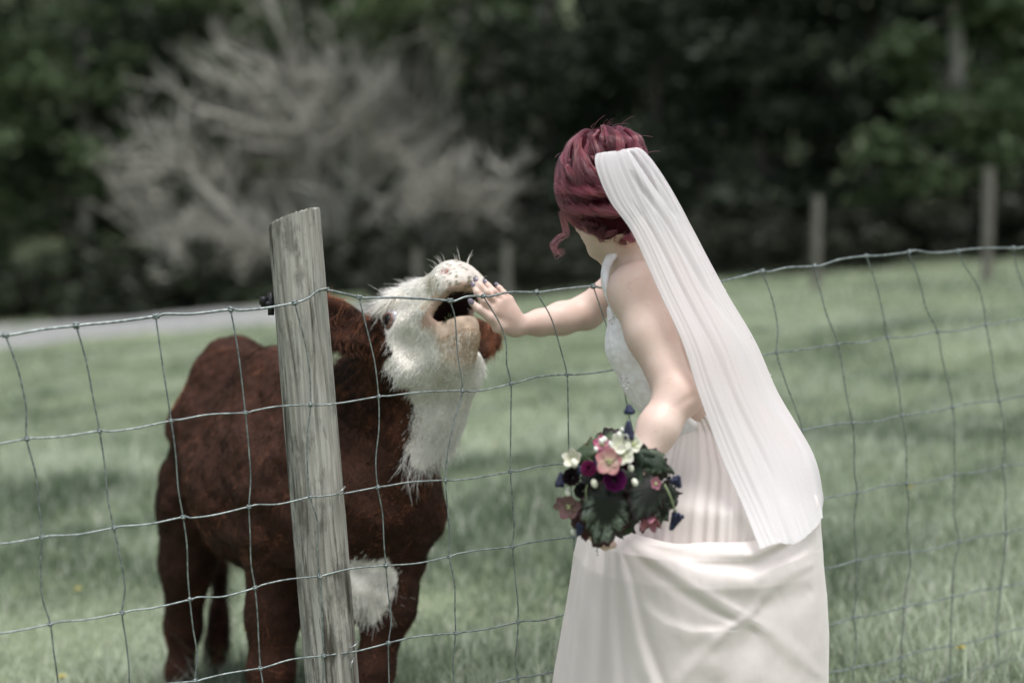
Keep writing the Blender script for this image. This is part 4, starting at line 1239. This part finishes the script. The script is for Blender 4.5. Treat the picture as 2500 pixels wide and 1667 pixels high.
def build_skirt(e, rng):
    cloth = fabric('blush tulle over satin', (0.83, 0.77, 0.74), (0.86, 0.72, 0.65), 0.18)
    # upper skirt: pleats falling from the waist
    P, I, th = loft([(985, 1640, 1792, 3.08, .108, .11), (1040, 1625, 1885, 3.08, .135, .13), (1120, 1590, 1968, 3.045, .205, .17), (1200, 1555, 1992, 3.015, .258, .2), (1330, 1540, 1990, 3.00, .268, .22)], 420, 90)
    s = np.linspace(0, 1, 90)[:, None]
    ple = np.sin(th * 30 + 2.5 * np.sin(th * 5) + 0.8 * np.sin(th * 11)) * 0.5 + 0.5 * np.sin(th * 47 + 1.3 * np.sin(th * 7))
    rad = P - P.mean(1, keepdims=True); rad[..., 2] = 0; rad = nrmN(rad)
    P = P + rad * (0.0055 * ple * (0.35 + 0.9 * s))[..., None]
    MB().grid(P, wrap=True).build('upper_skirt', cloth, e)
    # lower skirt, lifted by the near hand so that it swags across the thighs
    rows = [(1330, 1560, 1960, 2.99, .232, .20), (1290, 1530, 1975, 2.99, .240, .22), (1262, 1500, 1988, 2.99, .250, .23), (1276, 1462, 1994, 2.985, .259, .235), (1302, 1428, 1996, 2.98, .272, .24),
            (1360, 1412, 2000, 2.98, .285, .245), (1440, 1400, 2008, 2.98, .285, .25), (1530, 1386, 2013, 2.98, .285, .255), (1667, 1362, 2011, 2.98, .285, .26), (1860, 1330, 2020, 2.98, .29, .27), (2078, 1300, 2040, 2.98, .30, .28)]
    nth, nrow = 560, 420
    P, I, th = loft(rows, nth, nrow, 2.15)
    front = np.clip(-np.sin(th), 0, 1)[None, :] ** 0.4
    P[:, :, 2] += (np.exp(-((np.linspace(0, 1, nrow)[:, None] - 0.12) / 0.10) ** 2)) * (0.004 * np.sin(th * 7 + 1.0) + 0.002 * np.sin(th * 13))[None]
    tx = np.clip((project(P)[0] - 1450) / 500, 0, 1)
    P[:, :, 2] += np.exp(-((np.linspace(0, 1, nrow)[:, None] - 0.12) / 0.16) ** 2) * (0.020 * tx - 0.012 * np.sin(tx * math.pi) - 0.006)
    u, v = project(P)
    disp = np.zeros(u.shape)
    K = (1828, 1504)
    ridges = [  # polyline, half width px, height m, asymmetry (steeper on one side)
        ([(1505, 1285), (1560, 1292), (1640, 1312), (1730, 1332), (1830, 1344), (1880, 1325), (1925, 1295), (1975, 1262)], 28, 0.014, -1),
        ([(1510, 1296), (1613, 1342), (1716, 1374), (1828, 1386), (1890, 1358), (1960, 1300)], 18, -0.010, 0),
        ([(1512, 1300), (1580, 1352), (1642, 1400), (1740, 1460), K], 24, 0.014, 1),
        ([(1512, 1312), (1575, 1375), (1640, 1428), (1735, 1488), (1800, 1520)], 13, -0.008, 0),
        ([(1508, 1294), (1600, 1328), (1720, 1356), (1850, 1352), (1985, 1290)], 13, 0.010, 0),
        ([(1508, 1302), (1590, 1352), (1700, 1394), (1830, 1412), (1985, 1350)], 22, 0.012, 1),
        ([(1508, 1298), (1650, 1290), (1800, 1300), (1940, 1268)], 9, -0.008, 0),
        ([K, (1887, 1428), (1926, 1404), (1990, 1372)], 15, 0.012, 0),
        ([K, (1779, 1532), (1721, 1590), (1652, 1668), (1560, 1790), (1500, 1900)], 15, 0.013, 0),
        ([K, (1887, 1546), (1956, 1610), (2010, 1660)], 17, 0.012, 0),
        ([(1845, 1530), (1800, 1600), (1745, 1690)], 30, -0.010, 0),
        ([(1850, 1480), (1900, 1470), (1990, 1440)], 26, -0.008, 0),
        ([(1513, 1310), (1530, 1400), (1560, 1480), (1620, 1525), (1690, 1545), (1770, 1540)], 26, 0.010, 1),
        ([(1510, 1315), (1545, 1428), (1574, 1550), (1618, 1667), (1660, 1790), (1690, 1900)], 11, -0.012, 0),
        ([(1506, 1315), (1525, 1440), (1552, 1560), (1590, 1667), (1630, 1800)], 17, 0.012, 0),
        ([(1500, 1310), (1506, 1440), (1512, 1560), (1522, 1667), (1530, 1900)], 9, -0.009, 0),
        ([(1492, 1310), (1488, 1440), (1490, 1560), (1495, 1667), (1490, 1900)], 13, 0.012, 0),
        ([(1478, 1312), (1470, 1440), (1464, 1560), (1459, 1667), (1450, 1900)], 9, -0.014, 0),
        ([(1462, 1308), (1446, 1440), (1436, 1560), (1428, 1667), (1410, 1900)], 13, 0.012, 0),
        ([(1445, 1306), (1424, 1440), (1410, 1560), (1400, 1667), (1380, 1900)], 8, -0.008, 0),
        ([(1640, 1360), (1760, 1420), (1880, 1400)], 40, 0.008, 0),
        ([(1600, 1276), (1700, 1282), (1820, 1290), (1900, 1270)], 10, -0.006, 0),
        ([(1700, 1620), (1800, 1640), (1960, 1700)], 40, 0.008, 0),
    ]
    for pts, w, hgt, asym in ridges:
        d, sd, al = seg_profile(u, v, pts)
        ww = np.where(sd * asym > 0, w * 0.55, np.where(sd * asym < 0, w * 1.5, w)) * (0.55 + 0.75 * np.sin(np.clip(al, 0.08, 0.92) * math.pi))
        f = np.exp(-(d / ww) ** 2) * np.clip(np.minimum(al, 1 - al) * 9 + 0.25, 0, 1)
        disp = disp + (0.27 if K in pts else 0.55) * hgt * f
    # soft pleats at the sides and the back, and a little irregularity
    s = np.linspace(0, 1, nrow)[:, None]
    bk = np.clip(np.sin(th) + 0.35, 0, 1)[None]
    disp = disp * front + bk * 0.02 * np.sin(th * 17 + 1.5 * np.sin(th * 3))[None] * np.clip(s * 2, 0, 1)
    disp = disp + 0.0016 * fbm(P * np.array((34, 34, 20)), 3) + 0.007 * fbm(P * np.array((8, 8, 5)), 3) * np.clip(s * 8 - 0.6, 0, 1)
    rad = P - P.mean(1, keepdims=True); rad[..., 2] = 0; rad = nrmN(rad)
    dirv = rad * (1 - front[..., None]) + np.array((0, -1.0, 0.1)) * front[..., None]
    P = P + dirv * disp[..., None]
    # hem follows the ground
    last = P[-1]; dz = ground_z(last[:, 0], last[:, 1]) + 0.015 - last[:, 2]
    P[:, :, 2] += dz[None] * (np.clip((s - 0.6) / 0.4, 0, 1) ** 2)
    MB().grid(P, wrap=True).build('skirt', cloth, e)

def build_veil(e, rng):
    rows = [  # near edge u v D, silhouette u v D, far edge offset from the silhouette
        (1475, 374, 2.905, 1535, 364, 2.935, (-0.04, 0.05, 0.00)),
        (1455, 380, 2.880, 1566, 368, 2.945, (-0.07, 0.10, 0.00)),
        (1459, 418, 2.862, 1604, 414, 2.95, (-0.08, 0.12, 0.00)),
        (1490, 490, 2.850, 1648, 488, 2.96, (-0.09, 0.13, 0.00)),
        (1546, 570, 2.842, 1692, 574, 2.98, (-0.08, 0.14, 0.00)),
        (1607, 704, 2.825, 1762, 708, 3.00, (-0.09, 0.17, 0.00)),
        (1666, 832, 2.800, 1838, 838, 3.02, (-0.10, 0.20, 0.00)),
        (1707, 960, 2.785, 1893, 960, 3.02, (-0.11, 0.22, 0.00)),
        (1762, 1114, 2.765, 1979, 1108, 3.01, (-0.13, 0.24, 0.00)),
        (1816, 1238, 2.735, 2003, 1205, 3.00, (-0.13, 0.24, 0.00)),
        (1856, 1340, 2.690, 2003, 1240, 2.98, (-0.13, 0.24, 0.00)),
    ]
    N = np.array([at(*r[:3]) for r in rows]); S = np.array([at(*r[3:6]) for r in rows]); Fr = S + np.array([r[6] for r in rows])
    nr, nt = 220, 200
    N, S, Fr = spline(N, nr), spline(S, nr), spline(Fr, nr)
    t = np.linspace(0, 1, nt)
    C = (N + Fr) / 2
    th = t * math.pi
    P = C[:, None] + (S - C)[:, None] * np.sin(th)[None, :, None] + (N - C)[:, None] * np.cos(th)[None, :, None]
    s = np.linspace(0, 1, nr)[:, None]
    dPt = np.gradient(P, axis=1); dPs = np.gradient(P, axis=0)
    nn = nrmN(np.cross(dPt, dPs)); 
    if nn[nr // 2, 20, 1] > 0: nn = -nn
    tw = t[None] + 0.05 * np.sin(s * 2.2)
    nf1 = vnoise(np.stack([tw * 46, s * 1.6 + 0 * tw, 0 * tw], -1)); nf2 = vnoise(np.stack([tw * 110, s * 2.2 + 0 * tw, 0 * tw + 7], -1)); nf3 = vnoise(np.stack([tw * 16, s * 1.1 + 0 * tw, 0 * tw + 3], -1))
    fold = 0.9 * nf1 + 0.5 * nf2 + 1.1 * nf3
    fold_old = (0.55 * np.sin(tw * 34 + 1.2 * np.sin(tw * 9 + s * 1.5)) + 0.35 * np.sin(tw * 61 + 2 * s) + 0.25 * np.sin(tw * 103 + 3 * s + np.sin(tw * 20)))
    amp = 0.0018 + 0.0036 * np.clip(s * 1.6, 0, 1) * (1 - 0.35 * s)
    # two deeper tucks where the veil is gathered at the comb
    tuck = np.zeros_like(fold)
    for c0, sl, w, a, s0, s1 in ((0.30, 0.16, 0.018, 0.020, 0.04, 0.36), (0.40, 0.05, 0.014, 0.013, 0.16, 0.44), (0.20, 0.30, 0.02, 0.010, 0.2, 0.6), (0.12, 0.1, 0.014, 0.008, 0.3, 0.9)):
        env = np.clip((s - s0) / 0.08, 0, 1) * np.clip((s1 - s) / 0.10, 0, 1)
        tuck -= a * env * np.exp(-((t[None] - c0 - sl * (s - s0)) / w) ** 2)
    hemf = np.clip((t[None] - 0.0) / 0.04, 0, 1)
    P = P + nn * (fold * amp * hemf + tuck)[..., None]
    P[:, :, 2] += (np.clip((s - 0.8) / 0.2, 0, 1) ** 2) * 0.005 * np.sin(t * 19 + 1.5 * np.sin(t * 7))[None]
    # rounded, folded-over top edge
    P[0] = P[0] * 0.4 + P[0].mean(0) * 0.6
    m = fabric('white veil tulle', (0.82, 0.81, 0.82), (0.88, 0.86, 0.87), 0.34, 0.22)
    veil = MB().grid(P).build('veil', m, e)
    # a fine rolled edge along the veil's near border
    MB().tube(P[:, 0] * 1.0, 0.0011, 5).build('veil_hem', m, veil)
    # tiny embroidered dots on the outer border
    db = MB()
    for k in range(7):
        i = int(nr * (0.42 + 0.045 * k * (0.8 + 0.4 * rng.random()))) % nr
        db.ball(P[min(i, nr - 1), nt // 2 - 3 + int(rng.integers(0, 6))] + np.array((0.001, 0, 0)), 0.002, None, 6)
    tag(db.build('embroidered_dots', m, veil), kind='stuff')
# ------------------------------------------------------------------ bouquet
def build_bouquet():
    rng = np.random.default_rng(91)
    B0 = at(1505, 1195, 2.735)
    e = empty('bouquet', at(1480, 1262, 2.70))
    LM = attr_mat('bouquet leaf', rough=0.55, spec=0.3, transl=0.1)
    PM = attr_mat('petals', rough=0.6, spec=0.25, transl=0.25)
    MUS = simple('grape hyacinth navy', (0.008, 0.010, 0.030), (0.022, 0.028, 0.075), 0.5, 120)
    ST = simple('pale green stem', (0.22, 0.27, 0.14), (0.30, 0.34, 0.20), 0.6, 60)
    BUD = simple('cream bud', (0.62, 0.62, 0.48), (0.72, 0.72, 0.62), 0.5, 60)
    def outward(p, k=0.8):
        return nrm(nrm(p - B0) * k + np.array((0.05, -1.0, 0.25)) * 0.7)
    def basis(n, roll):
        F, A, B_ = frame(n, np.array((0.02, 0.03, 1.0)))
        return A * math.cos(roll) + B_ * math.sin(roll), -A * math.sin(roll) + B_ * math.cos(roll)
    def leaf(u, v, D, size, tipdeg, tilt, cols, ruf=0.12, asp=0.8, seed=0, name='begonia_leaf', serr=0.05, nvec=None):
        r_ = np.random.default_rng(seed)
        c = at(u, v, D); n = outward(c) if nvec is None else nrm(nvec)
        n = nrm(n + np.array((0, 0, tilt)))
        ex, ey = basis(n, 0)
        td = math.radians(tipdeg)
        tx = ex * -math.cos(td) + ey * math.sin(td); ty = np.cross(n, tx)      # tipdeg measured in the photo: 0 = right, 90 = up
        nr, nt = 16, 120
        th = np.arange(nt) * 2 * math.pi / nt; rr = np.linspace(0.02, 1, nr)
        tw = np.minimum(th, 2 * math.pi - th)
        R = size * (0.60 + 0.24 * np.cos(th) + 0.06 * np.cos(2 * th) + 0.22 * np.exp(-(tw / 0.28) ** 2) - 0.22 * np.exp(-((math.pi - tw) / 0.22) ** 2)) * (1 + serr * np.sin(th * 19 + r_.random() * 6) + 0.03 * np.sin(th * 41))
        P = np.zeros((nr, nt, 3)); C = np.zeros((nr, nt, 3))
        p1, p2 = r_.random() * 6, r_.random() * 6
        veins = np.abs(np.sin(th * 6.5 + 0.3 + 0.7 * np.sin(th * 2 + p1) + 0.4 * np.sin(th * 5))) ** 0.6
        for i, q in enumerate(rr):
            z = size * (ruf * (q ** 2 * 0.7 * np.sin(th * 2 + p1) + q ** 6 * (np.sin(th * 8 + p2) + 0.6 * np.sin(th * 13 + p1))) - 0.25 * q ** 2 + 0.006 * veins * q)
            P[i] = c + (q * R * np.cos(th))[:, None] * tx + (q * R * asp * np.sin(th))[:, None] * ty + z[:, None] * n
            dark, pale, edge = (np.array(x) for x in cols)
            band = np.clip(1 - np.abs(q - 0.72) / 0.26, 0, 1) * np.clip(veins * 1.2 - 0.35 + 0.9 * vnoise(np.stack([P[i][:, 0], P[i][:, 1], P[i][:, 2]], -1) * 260), 0, 1)
            band = band * np.clip((np.cos(th) + 0.25) / 0.6, 0, 1)
            col = dark * (1 - band)[:, None] + pale * band[:, None]
            C[i] = col if q < 0.93 else edge
        o = MB().grid(P, C.reshape(-1, 3), wrap=True).build(name, LM, e)
        o.modifiers.new('thick', 'SOLIDIFY').thickness = 0.0009
        return o
    REX = ((0.014, 0.018, 0.012), (0.30, 0.36, 0.29), (0.035, 0.010, 0.012))
    DRK = ((0.010, 0.012, 0.009), (0.045, 0.058, 0.045), (0.020, 0.010, 0.012))
    GRN = ((0.030, 0.055, 0.022), (0.085, 0.115, 0.055), (0.055, 0.018, 0.015))
    leaf(1484, 1222, 2.600, 0.082, -80, -0.10, REX, 0.10, 1.0, 1, serr=0.045)
    leaf(1412, 1108, 2.650, 0.050, 150, 0.3, GRN, 0.16, 0.75, 2)
    leaf(1450, 1092, 2.665, 0.036, 100, 0.3, GRN, 0.16, 0.8, 12)
    leaf(1592, 1190, 2.595, 0.060, -60, 0.1, DRK, 0.05, 0.95, 3)
    leaf(1612, 1128, 2.630, 0.055, 25, 0.25, ((0.020, 0.034, 0.018), (0.17, 0.21, 0.15), (0.03, 0.012, 0.012)), 0.15, 0.85, 4)
    leaf(1640, 1200, 2.645, 0.052, -40, 0.0, ((0.016, 0.022, 0.014), (0.12, 0.15, 0.12), (0.03, 0.010, 0.014)), 0.2, 0.8, 5, serr=0.10)
    leaf(1400, 1262, 2.66, 0.040, -110, -0.2, ((0.05, 0.022, 0.024), (0.10, 0.055, 0.055), (0.05, 0.02, 0.02)), 0.1, 0.6, 6, 'dark_leaf')
    leaf(1430, 1300, 2.655, 0.022, -80, -0.2, ((0.06, 0.015, 0.02), (0.11, 0.03, 0.04), (0.05, 0.01, 0.015)), 0.1, 0.5, 7, 'dark_leaf')
    leaf(1625, 1240, 2.635, 0.035, -80, -0.2, REX, 0.15, 0.7, 8)
    for k, (u, v, td, sz) in enumerate(((1566, 1118, 70, 0.036), (1560, 1140, -95, 0.040), (1582, 1128, 35, 0.038), (1590, 1108, 20, 0.034), (1548, 1066, 80, 0.022), (1522, 1200, -120, 0.022))):
        leaf(u, v, 2.600 + 0.01 * k, sz, td, 0.1, ((0.028, 0.045, 0.028), (0.10, 0.135, 0.09), (0.03, 0.04, 0.03)), 0.08, 0.36, 20 + k, 'pointed_leaf', 0.0)
    leaf(1450, 1180, 2.69, 0.085, 160, 0, DRK, 0.1, 1.0, 9, 'dark_leaf'); leaf(1550, 1210, 2.69, 0.085, -20, 0, DRK, 0.1, 1.0, 10, 'dark_leaf'); leaf(1500, 1130, 2.69, 0.075, 80, 0, DRK, 0.1, 1.0, 11, 'dark_leaf')

    for k in range(26):
        a = rng.random() * 2 * math.pi; rr = rng.uniform(0.75, 1.1)
        u, v = 1515 + 128 * rr * math.cos(a), 1192 - 100 * rr * math.sin(a)
        if v < 1090 and u > 1530: continue
        g = rng.random(); c_ = np.array((0.016, 0.022, 0.014)) * (1 - g) + np.array((0.06, 0.085, 0.045)) * g
        leaf(u, v, 2.665 + 0.02 * rng.random(), rng.uniform(0.016, 0.034), math.degrees(a) + rng.normal() * 35, 0.2 * rng.normal(), (c_, c_ * 2.0, c_ * 0.8), 0.12, rng.uniform(0.35, 0.75), 100 + k, 'small_leaf', rng.choice((0.0, 0.06)))
    def petal(c, n, d, L, W, cup, col0, col1, curl=0.2):
        s = np.cross(n, d); q = np.linspace(0, 1, 8); w = np.linspace(-1, 1, 7)
        P = np.zeros((8, 7, 3)); C = np.zeros((8, 7, 3))
        for i, a in enumerate(q):
            wd = W * (math.sin(math.pi * min(1, a * 0.86 + 0.10)) ** 0.75)
            P[i] = c + d * (L * a) + n * (cup * L * a * a)[..., None] + s * (wd * w)[:, None] + n * (curl * wd * w * w)[:, None] if False else c + d * (L * a) + n * (cup * L * a * a) + (wd * w)[:, None] * s + (curl * wd * w * w)[:, None] * n
            C[i] = np.asarray(col0) * (1 - a) + np.asarray(col1) * a
        return P, C.reshape(-1, 3)
    def hellebore(u, v, D, R, c0, c1, roll=0, face=None, cup=0.25):
        c = at(u, v, D); n = outward(c) if face is None else nrm(face); ex, ey = basis(n, roll)
        fl = empty('hellebore', c); fl.parent = e; fl.matrix_parent_inverse = Matrix.Translation(-Vector(e.location))
        for k in range(5):
            a = k * 2 * math.pi / 5 + rng.normal() * 0.08; d = ex * math.cos(a) + ey * math.sin(a)
            P, C = petal(c + n * (0.001 * (k % 2)), n, d, R * rng.uniform(0.9, 1.08), R * 0.52, cup, c0, np.array(c1) * rng.uniform(0.85, 1.1))
            o = MB().grid(P, C).build('petal', PM, None); o.parent = fl; o.matrix_parent_inverse = Matrix.Translation(-Vector(c))
            o.modifiers.new('thick', 'SOLIDIFY').thickness = 0.0006
        mb = MB()
        for k in range(22):
            a, r_ = rng.random() * 6.28, R * 0.2 * math.sqrt(rng.random()); p = c + (ex * math.cos(a) + ey * math.sin(a)) * r_
            mb.tube([p, p + n * R * 0.25], 0.0005, 4); mb.ball(p + n * R * 0.27, 0.0012, None, 5)
        o = mb.build('stamens', simple('stamen green', (0.42, 0.46, 0.22), rough=0.6) if 'stamen green' not in bpy.data.materials else bpy.data.materials['stamen green'], None); o.parent = fl; o.matrix_parent_inverse = Matrix.Translation(-Vector(c))
    hellebore(1487, 1128, 2.582, 0.026, (0.52, 0.40, 0.30), (0.50, 0.20, 0.23), 0.2)
    hellebore(1514, 1088, 2.600, 0.020, (0.66, 0.68, 0.48), (0.76, 0.76, 0.68), 0.9, cup=0.7)
    hellebore(1545, 1086, 2.600, 0.018, (0.60, 0.64, 0.42), (0.74, 0.74, 0.64), 0.1)
    hellebore(1521, 1110, 2.590, 0.021, (0.64, 0.66, 0.46), (0.76, 0.75, 0.68), 0.5)
    hellebore(1400, 1122, 2.620, 0.018, (0.66, 0.66, 0.48), (0.76, 0.74, 0.66), 0.4, cup=0.9)
    hellebore(1390, 1236, 2.640, 0.024, (0.20, 0.14, 0.11), (0.20, 0.10, 0.11), 0.3)
    hellebore(1376, 1232, 2.655, 0.018, (0.30, 0.24, 0.18), (0.22, 0.12, 0.12), 1.0)
    hellebore(1584, 1258, 2.620, 0.021, (0.42, 0.14, 0.19), (0.58, 0.26, 0.32), 0.3, face=(0, -0.6, -0.8), cup=1.2)
    hellebore(1470, 1086, 2.620, 0.017, (0.60, 0.35, 0.36), (0.42, 0.05, 0.17), 0.3)
    hellebore(1600, 1180, 2.600, 0.012, (0.30, 0.10, 0.14), (0.34, 0.16, 0.19), 0.1)
    def ranunculus(u, v, D, R, dark, light, name='ranunculus', layers=7):
        c = at(u, v, D); n = outward(c); mb = MB()
        for i in range(layers):
            f = 1 - i / layers; r = R * (0.22 + 0.78 * f); k = 8 if f > 0.5 else 5
            ex, ey = basis(n, i * 0.61)
            for j in range(k):
                a = j * 2 * math.pi / k; d = ex * math.cos(a) + ey * math.sin(a); s = np.cross(n, d)
                q, w = np.linspace(0, 1, 7), np.linspace(-1, 1, 6); P = np.zeros((7, 6, 3)); C = np.zeros((7, 6, 3))
                for x, t in enumerate(q):
                    rad = r * math.sin(0.35 + t * (1.25 if f < 0.9 else 0.95)); h = R * (-0.5 + (1.05 - 0.25 * f) * t)
                    ww = r * 0.75 * math.sin(math.pi * (0.25 + 0.62 * t))
                    P[x] = c + d * rad * 0.95 + n * h + s * (ww * w)[:, None] - d * (0.35 * ww * w * w)[:, None] if False else c + d * (rad * 0.95) + n * h + (ww * w)[:, None] * s - (0.35 * ww * w * w)[:, None] * d
                    C[x] = np.asarray(dark) * (1 - t) + np.asarray(light) * t
                mb.grid(P, C.reshape(-1, 3))
        o = mb.build(name, PM, e); o.modifiers.new('thick', 'SOLIDIFY').thickness = 0.0005
    ranunculus(1501, 1172, 2.592, 0.0235, (0.05, 0.002, 0.03), (0.20, 0.012, 0.145))
    ranunculus(1438, 1144, 2.605, 0.0165, (0.05, 0.002, 0.025), (0.22, 0.014, 0.10))
    ranunculus(1396, 1165, 2.625, 0.0185, (0.006, 0.003, 0.005), (0.020, 0.008, 0.013), 'dark_ranunculus')
    ranunculus(1421, 1198, 2.625, 0.0160, (0.006, 0.005, 0.006), (0.024, 0.020, 0.022), 'dark_ranunculus')
    ranunculus(1452, 1215, 2.620, 0.0170, (0.006, 0.004, 0.006), (0.020, 0.012, 0.015), 'dark_ranunculus')
    ranunculus(1535, 1130, 2.625, 0.0175, (0.020, 0.002, 0.008), (0.075, 0.006, 0.030), 'dark_ranunculus')
    ranunculus(1536, 1215, 2.615, 0.0150, (0.012, 0.004, 0.006), (0.040, 0.015, 0.02), 'dark_ranunculus')
    def muscari(u0, v0, u1, v1, D, r):
        a, b = at(u0, v0, D), at(u1, v1, D); mb = MB(); d = b - a; ex, ey = basis(nrm(d), 0)
        for k in range(44):
            t = k / 43; ang = k * 2.4; rr = r * (0.95 - 0.72 * t)
            p = a + d * t + (ex * math.cos(ang) + ey * math.sin(ang)) * rr
            mb.ball(p, (0.0028, 0.0028, 0.0034) * np.array(1.4 - 0.6 * t), None, 6)
        mb.tube([a, b], [r * 0.5, r * 0.12], 6)
        mb.build('grape_hyacinth', MUS, e)
    muscari(1534, 1068, 1534, 1030, 2.605, 0.0095)
    muscari(1537, 1006, 1536, 990, 2.635, 0.0085)
    muscari(1366, 1185, 1370, 1155, 2.645, 0.0065)
    muscari(1462, 1140, 1455, 1116, 2.605, 0.0065)
    muscari(1552, 1245, 1552, 1272, 2.605, 0.0075)
    muscari(1656, 1254, 1638, 1292, 2.62, 0.0098)
    muscari(1648, 1168, 1660, 1188, 2.625, 0.0085)
    muscari(1418, 1282, 1411, 1306, 2.64, 0.0070)
    muscari(1420, 1150, 1412, 1140, 2.62, 0.0070)
    def stem(pts, r=0.0014):
        MB().tube(spline([at(*p) for p in pts], 14), r, 6).build('stem', ST, e)
    stem([(1525, 1070, 2.63), (1530, 1030, 2.63), (1536, 1000, 2.635)], 0.0017)
    stem([(1622, 1182, 2.60), (1636, 1210, 2.597), (1649, 1250, 2.612)], 0.0020)
    stem([(1548, 1212, 2.61), (1551, 1230, 2.602), (1551, 1248, 2.605)], 0.0020)
    stem([(1575, 1222, 2.62), (1580, 1236, 2.615), (1583, 1250, 2.62)], 0.0018)
    stem([(1434, 1182, 2.61), (1430, 1200, 2.605), (1432, 1216, 2.61)], 0.0013)
    for k in range(9):                                       # bundled stems in the hand
        a = at(1485 + 6 * rng.normal(), 1225, 2.70 + 0.006 * rng.normal()); b = at(1480 + 5 * rng.normal(), 1300, 2.712 + 0.005 * rng.normal())
        MB().tube([a, (a + b) / 2, b], 0.0022, 6).build('stem', ST, e)
    def buds(spots, r, mat, name):
        for u, v, D, k in spots:
            c = at(u, v, D); n = outward(c); ex, ey = basis(n, 0.4)
            MB().ball(c, (r * k, r * k * 0.95, r * k * 1.35), np.stack([ex, n, ey]), 9).build(name, mat, e)
    buds([(1451, 1180, 2.595, 1.1), (1550, 1177, 2.582, 1.0), (1540, 1142, 2.592, 1.0), (1386, 1203, 2.63, 0.9), (1402, 1130, 2.61, 1.2)], 0.0058, BUD, 'flower_bud')
    WB = simple('white berry', (0.70, 0.70, 0.64), (0.78, 0.78, 0.72), 0.4, 30)
    buds([(1468, 1076, 2.60, 1.1), (1476, 1072, 2.605, 1.2), (1491, 1084, 2.595, 1.2), (1455, 1096, 2.60, 1.0), (1512, 1060, 2.61, 1.1), (1519, 1048, 2.62, 0.8), (1398, 1299, 2.655, 1.1), (1443, 1305, 2.65, 1.2),
          (1458, 1321, 2.65, 0.8), (1454, 1326, 2.652, 0.7), (1460, 1333, 2.653, 0.7), (1457, 1344, 2.655, 0.6), (1459, 1354, 2.656, 0.5), (1386, 1195, 2.64, 0.8)], 0.0040, WB, 'berry')
    stem([(1448, 1300, 2.66), (1456, 1320, 2.655), (1459, 1356, 2.658)], 0.0007)
    tag(e, 'bouquet of dark leaves, magenta, pink and white flowers in the person\'s hand', 'bouquet')
build_ground(); build_road(); build_grass(); build_woods(); build_post(); build_fence(); build_dandelions()
build_calf()
build_bride()
build_bouquet()
